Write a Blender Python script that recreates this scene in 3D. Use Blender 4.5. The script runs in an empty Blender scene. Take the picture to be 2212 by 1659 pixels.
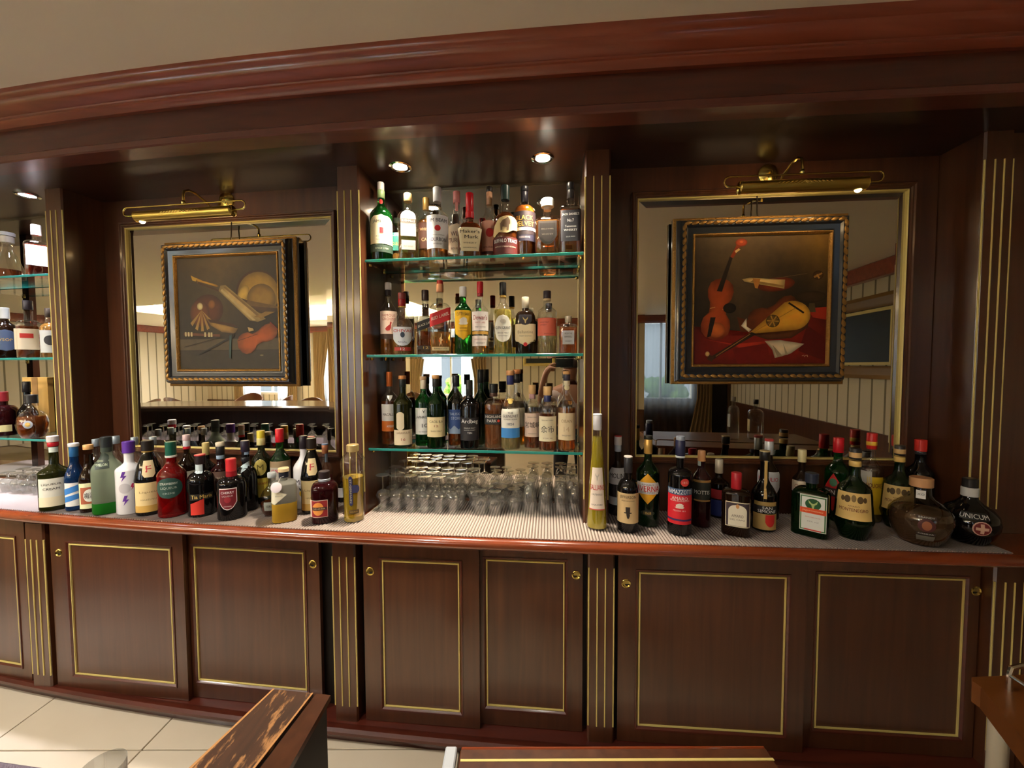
import bpy, bmesh, math, random
from mathutils import Matrix, Vector
random.seed(7)
sc = bpy.context.scene
C = sc.collection
PI = math.pi

# ---------------------------------------------------------------- camera
W_PX, H_PX, F_PX = 2212, 1659, 860.0
PITCH, ROLL, CAM_Z = 0.043674, 0.003526, 1.437
_f = Vector((0, math.cos(PITCH), -math.sin(PITCH)))
_d = Vector((0, -math.sin(PITCH), -math.cos(PITCH)))
_r = Vector((1, 0, 0))
_x = _r * math.cos(ROLL) + _d * math.sin(ROLL)
_y = _d * math.cos(ROLL) - _r * math.sin(ROLL)
cd = bpy.data.cameras.new('camera'); cam = bpy.data.objects.new('camera', cd); C.objects.link(cam)
cd.sensor_fit = 'HORIZONTAL'; cd.sensor_width = 36.0; cd.lens = 36.0 * F_PX / W_PX
cd.clip_start = 0.02; cd.clip_end = 100
cam.matrix_world = Matrix(((_x.x, -_y.x, -_f.x, 0), (_x.y, -_y.y, -_f.y, 0), (_x.z, -_y.z, -_f.z, CAM_Z), (0, 0, 0, 1)))
sc.camera = cam

# ---------------------------------------------------------------- view, world, daylight
vs = sc.view_settings
vs.view_transform = 'Standard'; vs.look = 'None'; vs.gamma = 1.0; vs.use_curve_mapping = False
vs.exposure = 1.0
try:
    cy = sc.cycles
    cy.max_bounces = 8; cy.adaptive_threshold = 0.02; cy.diffuse_bounces = 4; cy.glossy_bounces = 6; cy.transmission_bounces = 8
    cy.transparent_max_bounces = 18; cy.sample_clamp_indirect = 6.0; cy.blur_glossy = 0.6
    cy.caustics_reflective = False; cy.caustics_refractive = False
except Exception:
    pass
world = bpy.data.worlds.new('daylight'); sc.world = world; world.use_nodes = True
bg = world.node_tree.nodes['Background']; bg.inputs[0].default_value = (0.62, 0.78, 1.0, 1); bg.inputs[1].default_value = 0.9

def area(name, loc, rot, sx, sy, power, col):
    l = bpy.data.lights.new(name, 'AREA'); l.shape = 'RECTANGLE'; l.size = sx; l.size_y = sy; l.energy = power; l.color = col
    o = bpy.data.objects.new(name, l); C.objects.link(o); o.location = loc; o.rotation_euler = rot
    return o
# daylight entering by the windows of the dining room (just outside each opening, pointing in)
WINDOWS = [(-8.6, 1.5), (-6.0, 1.5), (-3.1, 1.3), (2.0, 1.3)]      # centre x, width of the back wall windows
YB = -5.2                                                            # back wall
for wx, ww in WINDOWS:          # sky light falling in from above, outside each window
    area('window_daylight', (wx, YB - 1.3, 3.1), (math.radians(50), 0, 0), ww * 1.4, 1.6, (1500 if wx < -5 else 700) if wx < 1 else 30, (0.96, 0.97, 1.0))

# ---------------------------------------------------------------- helpers
def lin(c):
    c = c / 255.0
    return c / 12.92 if c <= 0.04045 else ((c + 0.055) / 1.055) ** 2.4
def col(r, g, b): return (lin(r), lin(g), lin(b), 1.0)

MATS = {}
def mat(key, rgb, rough=0.5, metal=0.0, coat=0.0, trans=0.0, ior=1.45, emit=None, estr=0.0, spec=0.5, bump=None, vary=None):
    if key in MATS: return MATS[key]
    m = bpy.data.materials.new(key); m.use_nodes = True
    nt = m.node_tree; p = nt.nodes['Principled BSDF']
    p.inputs['Base Color'].default_value = col(*rgb); p.inputs['Roughness'].default_value = rough
    p.inputs['Metallic'].default_value = metal; p.inputs['Coat Weight'].default_value = coat
    p.inputs['Coat Roughness'].default_value = 0.12
    p.inputs['Transmission Weight'].default_value = trans; p.inputs['IOR'].default_value = ior
    p.inputs['Specular IOR Level'].default_value = spec
    if emit: p.inputs['Emission Color'].default_value = (*emit, 1); p.inputs['Emission Strength'].default_value = estr
    if vary or bump:
        tc = nt.nodes.new('ShaderNodeTexCoord'); nz = nt.nodes.new('ShaderNodeTexNoise')
        mp = nt.nodes.new('ShaderNodeMapping'); sc_ = (vary or bump)[0]
        mp.inputs['Scale'].default_value = sc_ if isinstance(sc_, tuple) else (sc_, sc_, sc_)
        nt.links.new(tc.outputs['Object'], mp.inputs[0]); nt.links.new(mp.outputs[0], nz.inputs['Vector'])
        nz.inputs['Scale'].default_value = 1.0; nz.inputs['Detail'].default_value = 4
        if vary:
            r = nt.nodes.new('ShaderNodeValToRGB')
            r.color_ramp.elements[0].position = 0.3; r.color_ramp.elements[1].position = 0.7
            r.color_ramp.elements[0].color = col(*vary[1]); r.color_ramp.elements[1].color = col(*rgb)
            nt.links.new(nz.outputs[0], r.inputs[0]); nt.links.new(r.outputs[0], p.inputs['Base Color'])
        if bump:
            b = nt.nodes.new('ShaderNodeBump'); b.inputs['Strength'].default_value = bump[1]; b.inputs['Distance'].default_value = 0.01
            nt.links.new(nz.outputs[0], b.inputs['Height']); nt.links.new(b.outputs[0], p.inputs['Normal'])
    MATS[key] = m
    return m
def flat(rgb, rough=0.55):                     # printed paper, paint
    return mat('print_%d_%d_%d' % rgb, rgb, rough)
def clear_glass(key, tint, rough=0.0, refl=1.0, ior=1.5):
    """thin-walled glass: see-through with a Fresnel reflection"""
    if key in MATS: return MATS[key]
    m = bpy.data.materials.new(key); m.use_nodes = True; nt = m.node_tree; nt.nodes.clear()
    o = nt.nodes.new('ShaderNodeOutputMaterial'); t = nt.nodes.new('ShaderNodeBsdfTransparent'); g = nt.nodes.new('ShaderNodeBsdfGlossy')
    mx = nt.nodes.new('ShaderNodeMixShader'); fr = nt.nodes.new('ShaderNodeFresnel'); 
    ge = nt.nodes.new('ShaderNodeNewGeometry'); ml = nt.nodes.new('ShaderNodeMath'); ml.operation = 'MULTIPLY_ADD'
    ml.inputs[1].default_value = 1 / ior - ior; ml.inputs[2].default_value = ior        # same reflectance from both sides of the thin wall
    nt.links.new(ge.outputs['Backfacing'], ml.inputs[0]); nt.links.new(ml.outputs[0], fr.inputs[0])
    t.inputs[0].default_value = (*tint, 1); g.inputs[0].default_value = (refl, refl, refl, 1); g.inputs['Roughness'].default_value = rough
    nt.links.new(fr.outputs[0], mx.inputs[0]); nt.links.new(t.outputs[0], mx.inputs[1]); nt.links.new(g.outputs[0], mx.inputs[2])
    nt.links.new(mx.outputs[0], o.inputs[0]); MATS[key] = m
    return m

def wood(key, dark, light, scale, rough=0.32, coat=0.5, coat_rough=0.12):
    if key in MATS: return MATS[key]
    m = bpy.data.materials.new(key); m.use_nodes = True; nt = m.node_tree; p = nt.nodes['Principled BSDF']
    tc = nt.nodes.new('ShaderNodeTexCoord'); mp = nt.nodes.new('ShaderNodeMapping'); mp.inputs['Scale'].default_value = scale
    nz = nt.nodes.new('ShaderNodeTexNoise'); nz.inputs['Scale'].default_value = 1; nz.inputs['Detail'].default_value = 6; nz.inputs['Distortion'].default_value = 0.6
    r = nt.nodes.new('ShaderNodeValToRGB'); r.color_ramp.elements[0].position = 0.25; r.color_ramp.elements[1].position = 0.75
    r.color_ramp.elements[0].color = col(*dark); r.color_ramp.elements[1].color = col(*light)
    nt.links.new(tc.outputs['Object'], mp.inputs[0]); nt.links.new(mp.outputs[0], nz.inputs['Vector'])
    nt.links.new(nz.outputs[0], r.inputs[0]); nt.links.new(r.outputs[0], p.inputs['Base Color'])
    p.inputs['Roughness'].default_value = rough; p.inputs['Coat Weight'].default_value = coat; p.inputs['Coat Roughness'].default_value = coat_rough
    MATS[key] = m
    return m
W_V = wood('mahogany_vertical', (64, 33, 18), (90, 51, 29), (30, 30, 1.6))
W_H = wood('mahogany_horizontal', (66, 25, 17), (92, 39, 25), (1.6, 30, 30))
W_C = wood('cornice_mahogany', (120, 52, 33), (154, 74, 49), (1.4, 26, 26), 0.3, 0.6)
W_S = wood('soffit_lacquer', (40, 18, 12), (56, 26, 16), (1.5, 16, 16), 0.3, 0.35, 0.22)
W_N = wood('counter_nosing', (104, 43, 19), (140, 62, 27), (1.4, 28, 28), 0.22, 0.8, 0.1)
W_D = wood('dark_interior', (14, 7, 5), (22, 10, 7), (20, 20, 2), 0.6, 0.0)
W_O = wood('oiled_light_wood', (86, 45, 12), (106, 59, 20), (3, 30, 30), 0.4, 0.2)
W_X = wood('worn_wood', (66, 40, 24), (84, 52, 30), (6, 40, 40), 0.5, 0.1)
GOLD = mat('gold_inlay', (212, 192, 116), 0.42, 0.12)
BRASS = mat('brass', (208, 184, 104), 0.2, 1.0)
MIRROR = mat('mirror_silver', (206, 200, 188), 0.01, 1.0)
G_THIN = clear_glass('clear_glass', (0.95, 0.96, 0.955), ior=1.85)      # two surfaces in one wall
G_EDGE = mat('green_glass_edge', (56, 168, 158), 0.08, 0.0, trans=0.35, ior=1.5)

def frame_angle(A, B): return math.atan2(B[1] - A[1], B[0] - A[0])
class Fr:
    def __init__(s, A, B):
        s.A = A; s.a = frame_angle(A, B); s.L = math.hypot(B[0] - A[0], B[1] - A[1])
    def p(s, u, w, z=0.0):
        c, n = math.cos(s.a), math.sin(s.a)
        return (s.A[0] + c * u - n * w, s.A[1] + n * u + c * w, z)
FL = Fr((-2.0, 1.805), (-0.70, 1.628)); FN = Fr((-0.607, 1.617), (0.277, 1.516)); FR = Fr((0.365, 1.501), (1.628, 1.401))
F0 = Fr((-2.985, 1.985), (-2.095, 1.822)); FX = Fr((1.722, 1.393), (2.7, 1.30))
GL = Fr((-1.991, 1.661), (-0.70, 1.508)); GN = Fr((-0.606, 1.497), (0.275, 1.415)); GR = Fr((0.368, 1.405), (1.62, 1.31))
G0 = Fr((-2.97, 1.83), (-2.09, 1.672)); GX = Fr((1.72, 1.302), (2.7, 1.20))
def Yc(x): return 1.3735 - 0.0949 * x + 0.01507 * x * x - 0.00282 * x ** 3

class MB:
    """collects shapes and links them as ONE mesh object"""
    def __init__(s): s.v = []; s.f = []; s.mi = []; s.cur = 0; s.mats = []
    def m(s, material):
        if material not in s.mats: s.mats.append(material)
        s.cur = s.mats.index(material); return s
    def add(s, vs, fs):
        b = len(s.v); s.v.extend(vs); s.f.extend([tuple(b + i for i in q) for q in fs]); s.mi.extend([s.cur] * len(fs)); return s
    def box(s, x0, x1, y0, y1, z0, z1, ch=0.0):
        if ch <= 0:
            v = [(x, y, z) for z in (z0, z1) for y in (y0, y1) for x in (x0, x1)]
            return s.add(v, [(0, 2, 3, 1), (4, 5, 7, 6), (0, 1, 5, 4), (2, 6, 7, 3), (0, 4, 6, 2), (1, 3, 7, 5)])
        # chamfered box: three nested quads per axis
        v = []; idx = {}
        X = (x0, x1); Y = (y0, y1); Zz = (z0, z1)
        for i in (0, 1):
            for j in (0, 1):
                for k in (0, 1):
                    sx = ch if i == 0 else -ch; sy = ch if j == 0 else -ch; sz = ch if k == 0 else -ch
                    idx[i, j, k] = len(v)
                    v += [(X[i], Y[j] + sy, Zz[k] + sz), (X[i] + sx, Y[j], Zz[k] + sz), (X[i] + sx, Y[j] + sy, Zz[k])]
        f = []
        for i in (0, 1):
            q = [idx[i, 0, 0], idx[i, 0, 1], idx[i, 1, 1], idx[i, 1, 0]]; f.append(tuple(q if i == 0 else q[::-1]))
            q = [idx[0, i, 0] + 1, idx[1, i, 0] + 1, idx[1, i, 1] + 1, idx[0, i, 1] + 1]; f.append(tuple(q if i == 0 else q[::-1]))
            q = [idx[0, 0, i] + 2, idx[0, 1, i] + 2, idx[1, 1, i] + 2, idx[1, 0, i] + 2]; f.append(tuple(q if i == 0 else q[::-1]))
        for i in (0, 1):
            for j in (0, 1):
                f.append((idx[i, j, 0], idx[i, j, 0] + 1, idx[i, j, 1] + 1, idx[i, j, 1]))
                f.append((idx[i, 0, j], idx[i, 0, j] + 2, idx[i, 1, j] + 2, idx[i, 1, j]))
                f.append((idx[0, i, j] + 1, idx[0, i, j] + 2, idx[1, i, j] + 2, idx[1, i, j] + 1))
                for k in (0, 1): f.append((idx[i, j, k], idx[i, j, k] + 1, idx[i, j, k] + 2))
        return s.add(v, f)
    def lathe(s, prof, n=24, c=(0, 0, 0), cap0=True, cap1=True):
        v = []; f = []
        for r, z in prof:
            for i in range(n):
                a = 2 * PI * i / n; v.append((c[0] + r * math.cos(a), c[1] + r * math.sin(a), c[2] + z))
        for j in range(len(prof) - 1):
            for i in range(n):
                k = (i + 1) % n; f.append((j * n + i, j * n + k, (j + 1) * n + k, (j + 1) * n + i))
        if cap0 and prof[0][0] > 1e-6: f.append(tuple(range(n))[::-1])
        if cap1 and prof[-1][0] > 1e-6: f.append(tuple((len(prof) - 1) * n + i for i in range(n)))
        return s.add(v, f)
    def tube(s, pts, r, n=8, closed=False):
        P = [Vector(p) for p in pts]; v = []; f = []; N = len(P); up = Vector((0.0123, 0.02, 1)).normalized(); prev = None
        for i, p in enumerate(P):
            a = P[(i - 1) % N] if (closed or i > 0) else p; b = P[(i + 1) % N] if (closed or i < N - 1) else p
            t = (b - a).normalized()
            x = t.cross(up if prev is None else prev)
            x = t.orthogonal().normalized() if x.length < 1e-4 else x.normalized()
            y = x.cross(t).normalized(); prev = y if prev is not None or True else None
            rr = r[i] if isinstance(r, (list, tuple)) else r
            for k in range(n):
                q = 2 * PI * k / n; v.append(tuple(p + x * (rr * math.cos(q)) + y * (rr * math.sin(q))))
        M = N if closed else N - 1
        for i in range(M):
            j = (i + 1) % N
            for k in range(n): l = (k + 1) % n; f.append((i * n + k, i * n + l, j * n + l, j * n + k))
        if not closed: f.append(tuple(range(n))[::-1]); f.append(tuple((N - 1) * n + k for k in range(n)))
        return s.add(v, f)
    def sweep(s, prof, xs, fn, close=True):
        """profile of (offset, z) swept along the plan curve y = fn(x)"""
        v = []; f = []; n = len(prof)
        for x in xs:
            e = 1e-3; dy = (fn(x + e) - fn(x - e)) / (2 * e); l = math.hypot(1, dy); nx, ny = -dy / l, 1 / l
            for o, z in prof: v.append((x + nx * o, fn(x) + ny * o, z))
        m = n if close else n - 1
        for i in range(len(xs) - 1):
            for j in range(m): k = (j + 1) % n; f.append((i * n + j, i * n + k, (i + 1) * n + k, (i + 1) * n + j))
        if close: f.append(tuple(range(n))); f.append(tuple((len(xs) - 1) * n + j for j in range(n))[::-1])
        return s.add(v, f)
    def rect_frame(s, x0, x1, z0, z1, prof):
        """mitred frame in the x-z plane; profile of (inset, y)"""
        v = []; f = []; n = len(prof)
        for d, y in prof:
            v += [(x0 + d, y, z0 + d), (x1 - d, y, z0 + d), (x1 - d, y, z1 - d), (x0 + d, y, z1 - d)]
        for j in range(n):
            k = (j + 1) % n
            for i in range(4): l = (i + 1) % 4; f.append((j * 4 + i, j * 4 + l, k * 4 + l, k * 4 + i))
        return s.add(v, f)
    def poly(s, pts, y=0.0):
        return s.add([(a, y, b) for a, b in pts], [tuple(range(len(pts)))])
    def build(s, name, material=None, parent=None, loc=None, rz=None, smooth=True, ang=0.6):
        me = bpy.data.meshes.new(name); me.from_pydata(s.v, [], s.f)
        if material is not None: me.materials.append(material)
        else:
            for q in s.mats: me.materials.append(q)
            me.polygons.foreach_set('material_index', s.mi)
        if smooth:
            me.polygons.foreach_set('use_smooth', [True] * len(me.polygons)); me.set_sharp_from_angle(angle=ang)
        me.update()
        o = bpy.data.objects.new(name, me); C.objects.link(o)
        if parent is not None: o.parent = parent
        if loc is not None: o.location = loc
        if rz is not None: o.rotation_euler = (0, 0, rz)
        return o
def tag(o, label=None, cat=None, group=None, kind=None):
    if label: o['label'] = label
    if cat: o['category'] = cat
    if group: o['group'] = group
    if kind: o['kind'] = kind
    return o
def thing(name, label, cat, loc=(0, 0, 0), rz=0.0, group=None, kind=None):
    o = bpy.data.objects.new(name, None); C.objects.link(o); o.empty_display_size = 0.05
    o.location = loc; o.rotation_euler = (0, 0, rz)
    return tag(o, label, cat, group, kind)
def copy_tree(o, parent=None):
    c = o.copy(); C.objects.link(c); c.parent = parent
    for ch in list(o.children): copy_tree(ch, c)
    return c
def spread(a, b, n): return [a + (b - a) * i / (n - 1) for i in range(n)]

# ================================================================ the room shell
CEIL = 2.47
XS = spread(-4.0, 2.9, 60)
def tile_material():
    return mat('floor_tile', (214, 202, 180), 0.28, 0, 0.15, vary=(2.2, (204, 190, 166)))
fl = MB().box(-11, 4.6, -5.4, 3.2, -0.06, -0.012).build('floor', mat('grout', (150, 134, 108), 0.8)); tag(fl, 'beige tiled floor behind the bar', None, None, 'structure')
tile_mesh = None
for i in range(12):
    for j in range(5):
        x0 = -4.4 + 0.6 * i + 0.0025; y0 = -0.36 + 0.6 * j
        if tile_mesh is None:
            t = MB().box(0, 0.595, 0, 0.595, -0.012, 0, 0.0015).build('tile', tile_material(), fl, (x0, y0, 0)); tile_mesh = t.data
        else:
            t = bpy.data.objects.new('tile', tile_mesh); C.objects.link(t); t.parent = fl; t.location = (x0, y0, 0)
# dining-room floor: the same tile colour beyond the bar
MB().box(-11, 4.6, -5.4, -0.37, -0.012, 0.0).build('floor_dining', mat('dining_tile', (196, 180, 154), 0.3, 0, 0.2, vary=((2, 2, 1), (182, 164, 138))), fl)
PLASTER = mat('ceiling_plaster', (240, 230, 214), 0.9)
# ceiling with a lit tray over the dining room
TX0, TX1, TY0, TY1 = -8.2, -2.6, -4.0, -1.5
ce = MB()
ce.box(-11, TX0, -5.4, 3.2, CEIL, CEIL + 0.3); ce.box(TX1, 4.6, -5.4, 3.2, CEIL, CEIL + 0.3)
ce.box(TX0, TX1, -5.4, TY0, CEIL, CEIL + 0.3); ce.box(TX0, TX1, TY1, 3.2, CEIL, CEIL + 0.3)
ce.box(TX0, TX1, TY0, TY1, CEIL + 0.26, CEIL + 0.3)
ceo = ce.build('ceiling', PLASTER, smooth=False); tag(ceo, 'plain beige plaster ceiling', None, None, 'structure')
COVE = mat('cove_light', (255, 226, 150), 0.5, emit=(1.0, 0.90, 0.70), estr=18.0)
for (x0, x1, y0, y1) in ((TX0 + .04, TX1 - .04, TY0 + .03, TY0 + .17), (TX0 + .04, TX1 - .04, TY1 - .17, TY1 - .03), (TX0 + .03, TX0 + .17, TY0 + .28, TY1 - .28), (TX1 - .17, TX1 - .03, TY0 + .28, TY1 - .28)):
    MB().box(x0, x1, y0, y1, CEIL + 0.16, CEIL + 0.185).build('cove_strip', COVE, ceo)
# recessed spots in the ceiling above the serving side of the bar (two of them show in the trumpet painting's mirror)
def ceiling_spot(x, y, power, label):
    t = thing('ceiling_spotlight', label, 'spotlight', (x, y, CEIL), 0, 'spots above the bar')
    MB().lathe([(.055, 0), (.055, -.004), (.04, -.004), (.038, 0)], 20, cap0=False, cap1=False).build('ring', mat('white_trim', (225, 222, 214), .4), t)
    MB().lathe([(0, -.0025), (.038, -.0025)], 16, cap0=False, cap1=False).build('lamp', mat('spot_lamp', (255, 240, 220), .5, emit=(1, .92, .8), estr=25), t)
    l = bpy.data.lights.new('spot_beam', 'SPOT'); l.energy = power; l.color = (1.0, .93, .82); l.spot_size = math.radians(150); l.spot_blend = .8; l.shadow_soft_size = .05
    o = bpy.data.objects.new('spot_beam', l); C.objects.link(o); o.parent = t; o.location = (0, 0, -.015)
for x, y, pw, lb in ((-3.4, .30, 90, 'ceiling spotlight mirrored at the left edge of the trumpet painting mirror'), (-2.2, .62, 80, 'ceiling spotlight mirrored at the top of the trumpet painting mirror'), (-1.0, .30, 45, 'ceiling spotlight over the bar before the left cabinet'), (-.1, -.2, 10, 'ceiling spotlight above the photographer')):
    ceiling_spot(x, y, pw, lb)

def wallpaper():
    m = bpy.data.materials.new('striped_wallpaper'); m.use_nodes = True; nt = m.node_tree; p = nt.nodes['Principled BSDF']
    tc = nt.nodes.new('ShaderNodeTexCoord'); mp = nt.nodes.new('ShaderNodeMapping'); sp = nt.nodes.new('ShaderNodeSeparateXYZ')
    ad = nt.nodes.new('ShaderNodeMath'); ad.operation = 'ADD'; mu = nt.nodes.new('ShaderNodeMath'); mu.operation = 'MULTIPLY'; mu.inputs[1].default_value = 5.5
    fr = nt.nodes.new('ShaderNodeMath'); fr.operation = 'FRACT'; r = nt.nodes.new('ShaderNodeValToRGB'); r.color_ramp.interpolation = 'CONSTANT'
    e = r.color_ramp.elements; e[0].color = col(204, 194, 172); e[1].position = 0.78; e[1].color = col(124, 116, 96)
    q = e.new(0.92); q.color = col(204, 194, 172)
    nt.links.new(tc.outputs['Object'], sp.inputs[0]); nt.links.new(sp.outputs[0], ad.inputs[0]); nt.links.new(sp.outputs[1], ad.inputs[1])
    nt.links.new(ad.outputs[0], mu.inputs[0]); nt.links.new(mu.outputs[0], fr.inputs[0]); nt.links.new(fr.outputs[0], r.inputs[0]); nt.links.new(r.outputs[0], p.inputs['Base Color'])
    p.inputs['Roughness'].default_value = 0.8
    return m
PAPER = wallpaper()
# back wall (behind the camera) with window openings
wb = MB().m(PAPER); segs = []; x = -11.0
for wx, ww in WINDOWS:
    segs.append((x, wx - ww / 2)); x = wx + ww / 2
    wb.box(wx - ww / 2, wx + ww / 2, YB - 0.2, YB, 0, 0.72); wb.box(wx - ww / 2, wx + ww / 2, YB - 0.2, YB, 2.38, CEIL)
segs.append((x, 4.6))
for a, b in segs: wb.box(a, b, YB - 0.2, YB, 0, CEIL)
tag(wb.build('wall_rear', smooth=False), 'striped cream wallpaper wall of the dining room, seen in the mirrors', None, None, 'structure')
tag(MB().box(3.3, 3.5, -5.4, 3.2, 0, CEIL).build('wall_right', PAPER, smooth=False), 'striped wallpaper side wall seen in the mirror behind the lute painting', None, None, 'structure')
tag(MB().box(-11, -10.8, -5.4, 3.2, 0, CEIL).build('wall_left', PAPER, smooth=False), 'striped wallpaper wall far along the dining room', None, None, 'structure')
tag(MB().box(-11, 4.6, 3.0, 3.2, 0, CEIL).build('wall_far', W_D, smooth=False), 'dark wall hidden behind the back bar', None, None, 'structure')
cr = MB()
for a in ((-10.8, 3.3, YB, YB + .09), (3.2, 3.3, -5.2, 1.2), (-10.8, -10.7, -5.2, 2.4)): cr.box(*a, CEIL - .16, CEIL, .012)
tag(cr.build('trim_1', W_C), 'red-brown crown moulding around the dining room', None, None, 'structure')
dd = MB()
dd.box(-10.8, 3.3, YB, YB + .03, 0, .55, .004); dd.box(3.27, 3.3, -5.2, 1.2, 0, .75, .004)
tag(dd.build('baseboard_rear', W_V), 'dark wood wainscot below the striped wallpaper', None, None, 'structure')

DRAPE = mat('drape_cloth', (150, 124, 84), 0.85, vary=((9, 9, .4), (120, 96, 62)))
def sheer_mat():
    m = bpy.data.materials.new('sheer_cloth'); m.use_nodes = True; nt = m.node_tree; nt.nodes.clear()
    o = nt.nodes.new('ShaderNodeOutputMaterial'); mx = nt.nodes.new('ShaderNodeMixShader'); mx.inputs[0].default_value = 0.35
    a = nt.nodes.new('ShaderNodeBsdfTranslucent'); a.inputs[0].default_value = (.36, .40, .46, 1); d = nt.nodes.new('ShaderNodeBsdfTransparent')
    nt.links.new(a.outputs[0], mx.inputs[1]); nt.links.new(d.outputs[0], mx.inputs[2]); nt.links.new(mx.outputs[0], o.inputs[0])
    return m
SHEER = sheer_mat()
def folded(name, material, parent, x0, x1, z0, z1, folds, amp, taper=None, y=0.0):
    n = folds * 6; rows = 7; v = []; f = []
    for j in range(rows):
        t = j / (rows - 1); z = z0 + (z1 - z0) * t
        for i in range(n + 1):
            s = i / n
            a, b = x0, x1
            if taper: a, b = taper(t, x0, x1)
            v.append((a + (b - a) * s, y + amp * math.sin(2 * PI * folds * s) * (0.6 + .4 * t), z))
    for j in range(rows - 1):
        for i in range(n): f.append((j * (n + 1) + i, j * (n + 1) + i + 1, (j + 1) * (n + 1) + i + 1, (j + 1) * (n + 1) + i))
    return MB().add(v, f).build(name, material, parent, ang=3)
FOLIAGE = mat('garden_leaves', (60, 110, 40), .8, vary=(6, (120, 170, 60)))
wlabels = ['farthest of the four dining room windows', 'second dining room window from the far end', 'dining room window mirrored between the whisky bottles', 'dining room window beside the dark door']
for k, (wx, ww) in enumerate(WINDOWS):
    t = thing('window_%d' % (k + 1), wlabels[k], None, (wx, YB, 0.72), 0, None, 'structure')
    fr = MB(); hh = 1.66
    fr.rect_frame(-ww / 2, ww / 2, 0, hh, [(0, -.12), (0, .02), (.06, .02), (.06, -.12)]); fr.box(-.02, .02, -.09, -.05, .06, hh - .06)
    fr.build('window_frame', mat('white_window_frame', (225, 222, 214), .5), t)
    for s in (-1, 1):
        MB().box(min(s * .02, s * (ww / 2 - .06)), max(s * .02, s * (ww / 2 - .06)), -.075, -.07, .06, hh - .06).build('pane', G_THIN, t)
    c = thing('curtain', ['tan tied drape pair at the farthest dining window', 'tan tied drape pair at the second dining window', 'tan tied drape pair at the window mirrored behind the whisky bottles', 'tan drape pair at the window with full sheer curtain'][k], 'curtain', (wx, YB + .17, 0.02), 0, 'dining room drapes')
    def tp(side):
        def g(t, a, b):
            w = .14 + .5 * abs(t - .42) ** 1.2
            return (-ww / 2 - .28, -ww / 2 - .28 + w + .12) if side < 0 else (ww / 2 + .28 - w - .12, ww / 2 + .28)
        return g
    folded('drape', DRAPE, c, 0, 1, 0, 2.3, 5, .03, tp(-1)); folded('drape', DRAPE, c, 0, 1, 0, 2.3, 5, .03, tp(1))
    folded('sheer', SHEER, c, -ww / 2 - (.1 if k == 3 else .02), (ww / 2 + .1) if k == 3 else -ww * .12, .05, 2.28, 12 if k == 3 else 6, .012, None, -.04)
    if k != 3: folded('sheer', SHEER, c, ww * .25, ww / 2 + .02, .05, 2.28, 4, .012, None, -.04)
    MB().tube([(-ww / 2 - .35, 0, 2.32), (ww / 2 + .35, 0, 2.32)], .018, 8).build('rail', W_C, c)
    hg = MB(); rnd = random.Random(k)
    for q in range(60):
        px, pz, r = rnd.uniform(-1.0, 1.0), rnd.uniform(-.3, .75), rnd.uniform(.12, .28); n = 7
        py = rnd.uniform(-2.4, -1.9)
        hg.lathe([(r * math.sin(PI * (i + .001) / 4), -r * math.cos(PI * i / 4) + pz + .3) for i in range(5)], n, (px, py, 0), False, False)
    tag(hg.build('garden_hedge', FOLIAGE, None, (wx, YB, 0)), ['green hedge outside the farthest window', 'green hedge outside the second window', 'green hedge outside the window mirrored between bottles', 'green hedge outside the sheer-curtained window'][k], 'hedge')
# dark door and a framed picture on the dining-room walls
t = thing('door_1', 'dark wooden door beside the sheer curtain, seen in the mirror', None, (3.0, YB, 0), 0, None, 'structure')
MB().box(-.25, .25, 0, .06, 0, 2.2, .006).build('door_leaf', W_D, t); MB().rect_frame(-.3, .3, -.02, 2.26, [(0, 0), (0, .09), (.06, .09), (.06, 0)]).build('door_frame', W_V, t)
t = thing('framed_picture', 'dark green picture in a deep antique gold frame on the striped side wall', 'picture', (3.3, -1.6, 1.3), PI / 2 * 3)
MB().rect_frame(-.7, .7, 0, .85, [(0, 0), (0, -.06), (.04, -.075), (.1, -.05), (.13, -.03), (.13, 0)]).build('frame', mat('antique_gold', (132, 100, 52), .4, .5), t)
MB().rect_frame(-.56, .56, .14, .71, [(0, 0), (0, -.035), (.03, -.03), (.03, 0)]).build('slip', GOLD, t)
MB().box(-.54, .54, -.02, -.01, .16, .69).build('canvas', mat('dark_landscape', (38, 46, 40), .4, vary=(3, (22, 30, 34))), t)
t = thing('framed_picture', 'small landscape in a gold frame on the striped wall mirrored above the glasses', 'picture', (-1.0, YB, 1.45), PI)
MB().rect_frame(-.35, .35, 0, .5, [(0, 0), (0, -.04), (.03, -.05), (.06, -.02), (.06, 0)]).build('frame', GOLD, t)
MB().box(-.3, .3, -.012, -.004, .05, .45).build('canvas', mat('dark_landscape', (38, 46, 40)), t)

# ================================================================ back bar
# cornice and soffit
co = thing('cornice', 'curved red mahogany cornice running above the whole back bar', 'cornice', (0, 0, 0), 0, None, 'structure')
MB().sweep([(.02, CEIL), (-.106, CEIL), (-.106, 2.456), (-.1, 2.447), (-.092, 2.442), (-.09, 2.434), (-.082, 2.424), (-.07, 2.414), (-.058, 2.405), (-.056, 2.398), (-.064, 2.394), (-.066, 2.386), (-.06, 2.378), (-.05, 2.374), (-.045, 2.370), (.02, 2.370)], XS, Yc).build('crown_moulding', W_C, co)
MB().sweep([(.02, 2.370), (-.03, 2.370), (-.03, 2.266), (.02, 2.266)], XS, Yc).build('fascia', W_H, co)
MB().sweep([(.02, 2.266), (-.05, 2.266), (-.054, 2.261), (-.054, 2.242), (-.05, 2.237), (.02, 2.237)], XS, Yc).build('lip', wood('cornice_lip', (84, 40, 32), (104, 52, 40), (1.5, 26, 26), .35, .5), co)
MB().sweep([(.9, 2.262), (.02, 2.262), (.02, 2.237), (.9, 2.237)], XS, Yc).build('soffit', W_S, co)

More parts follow.
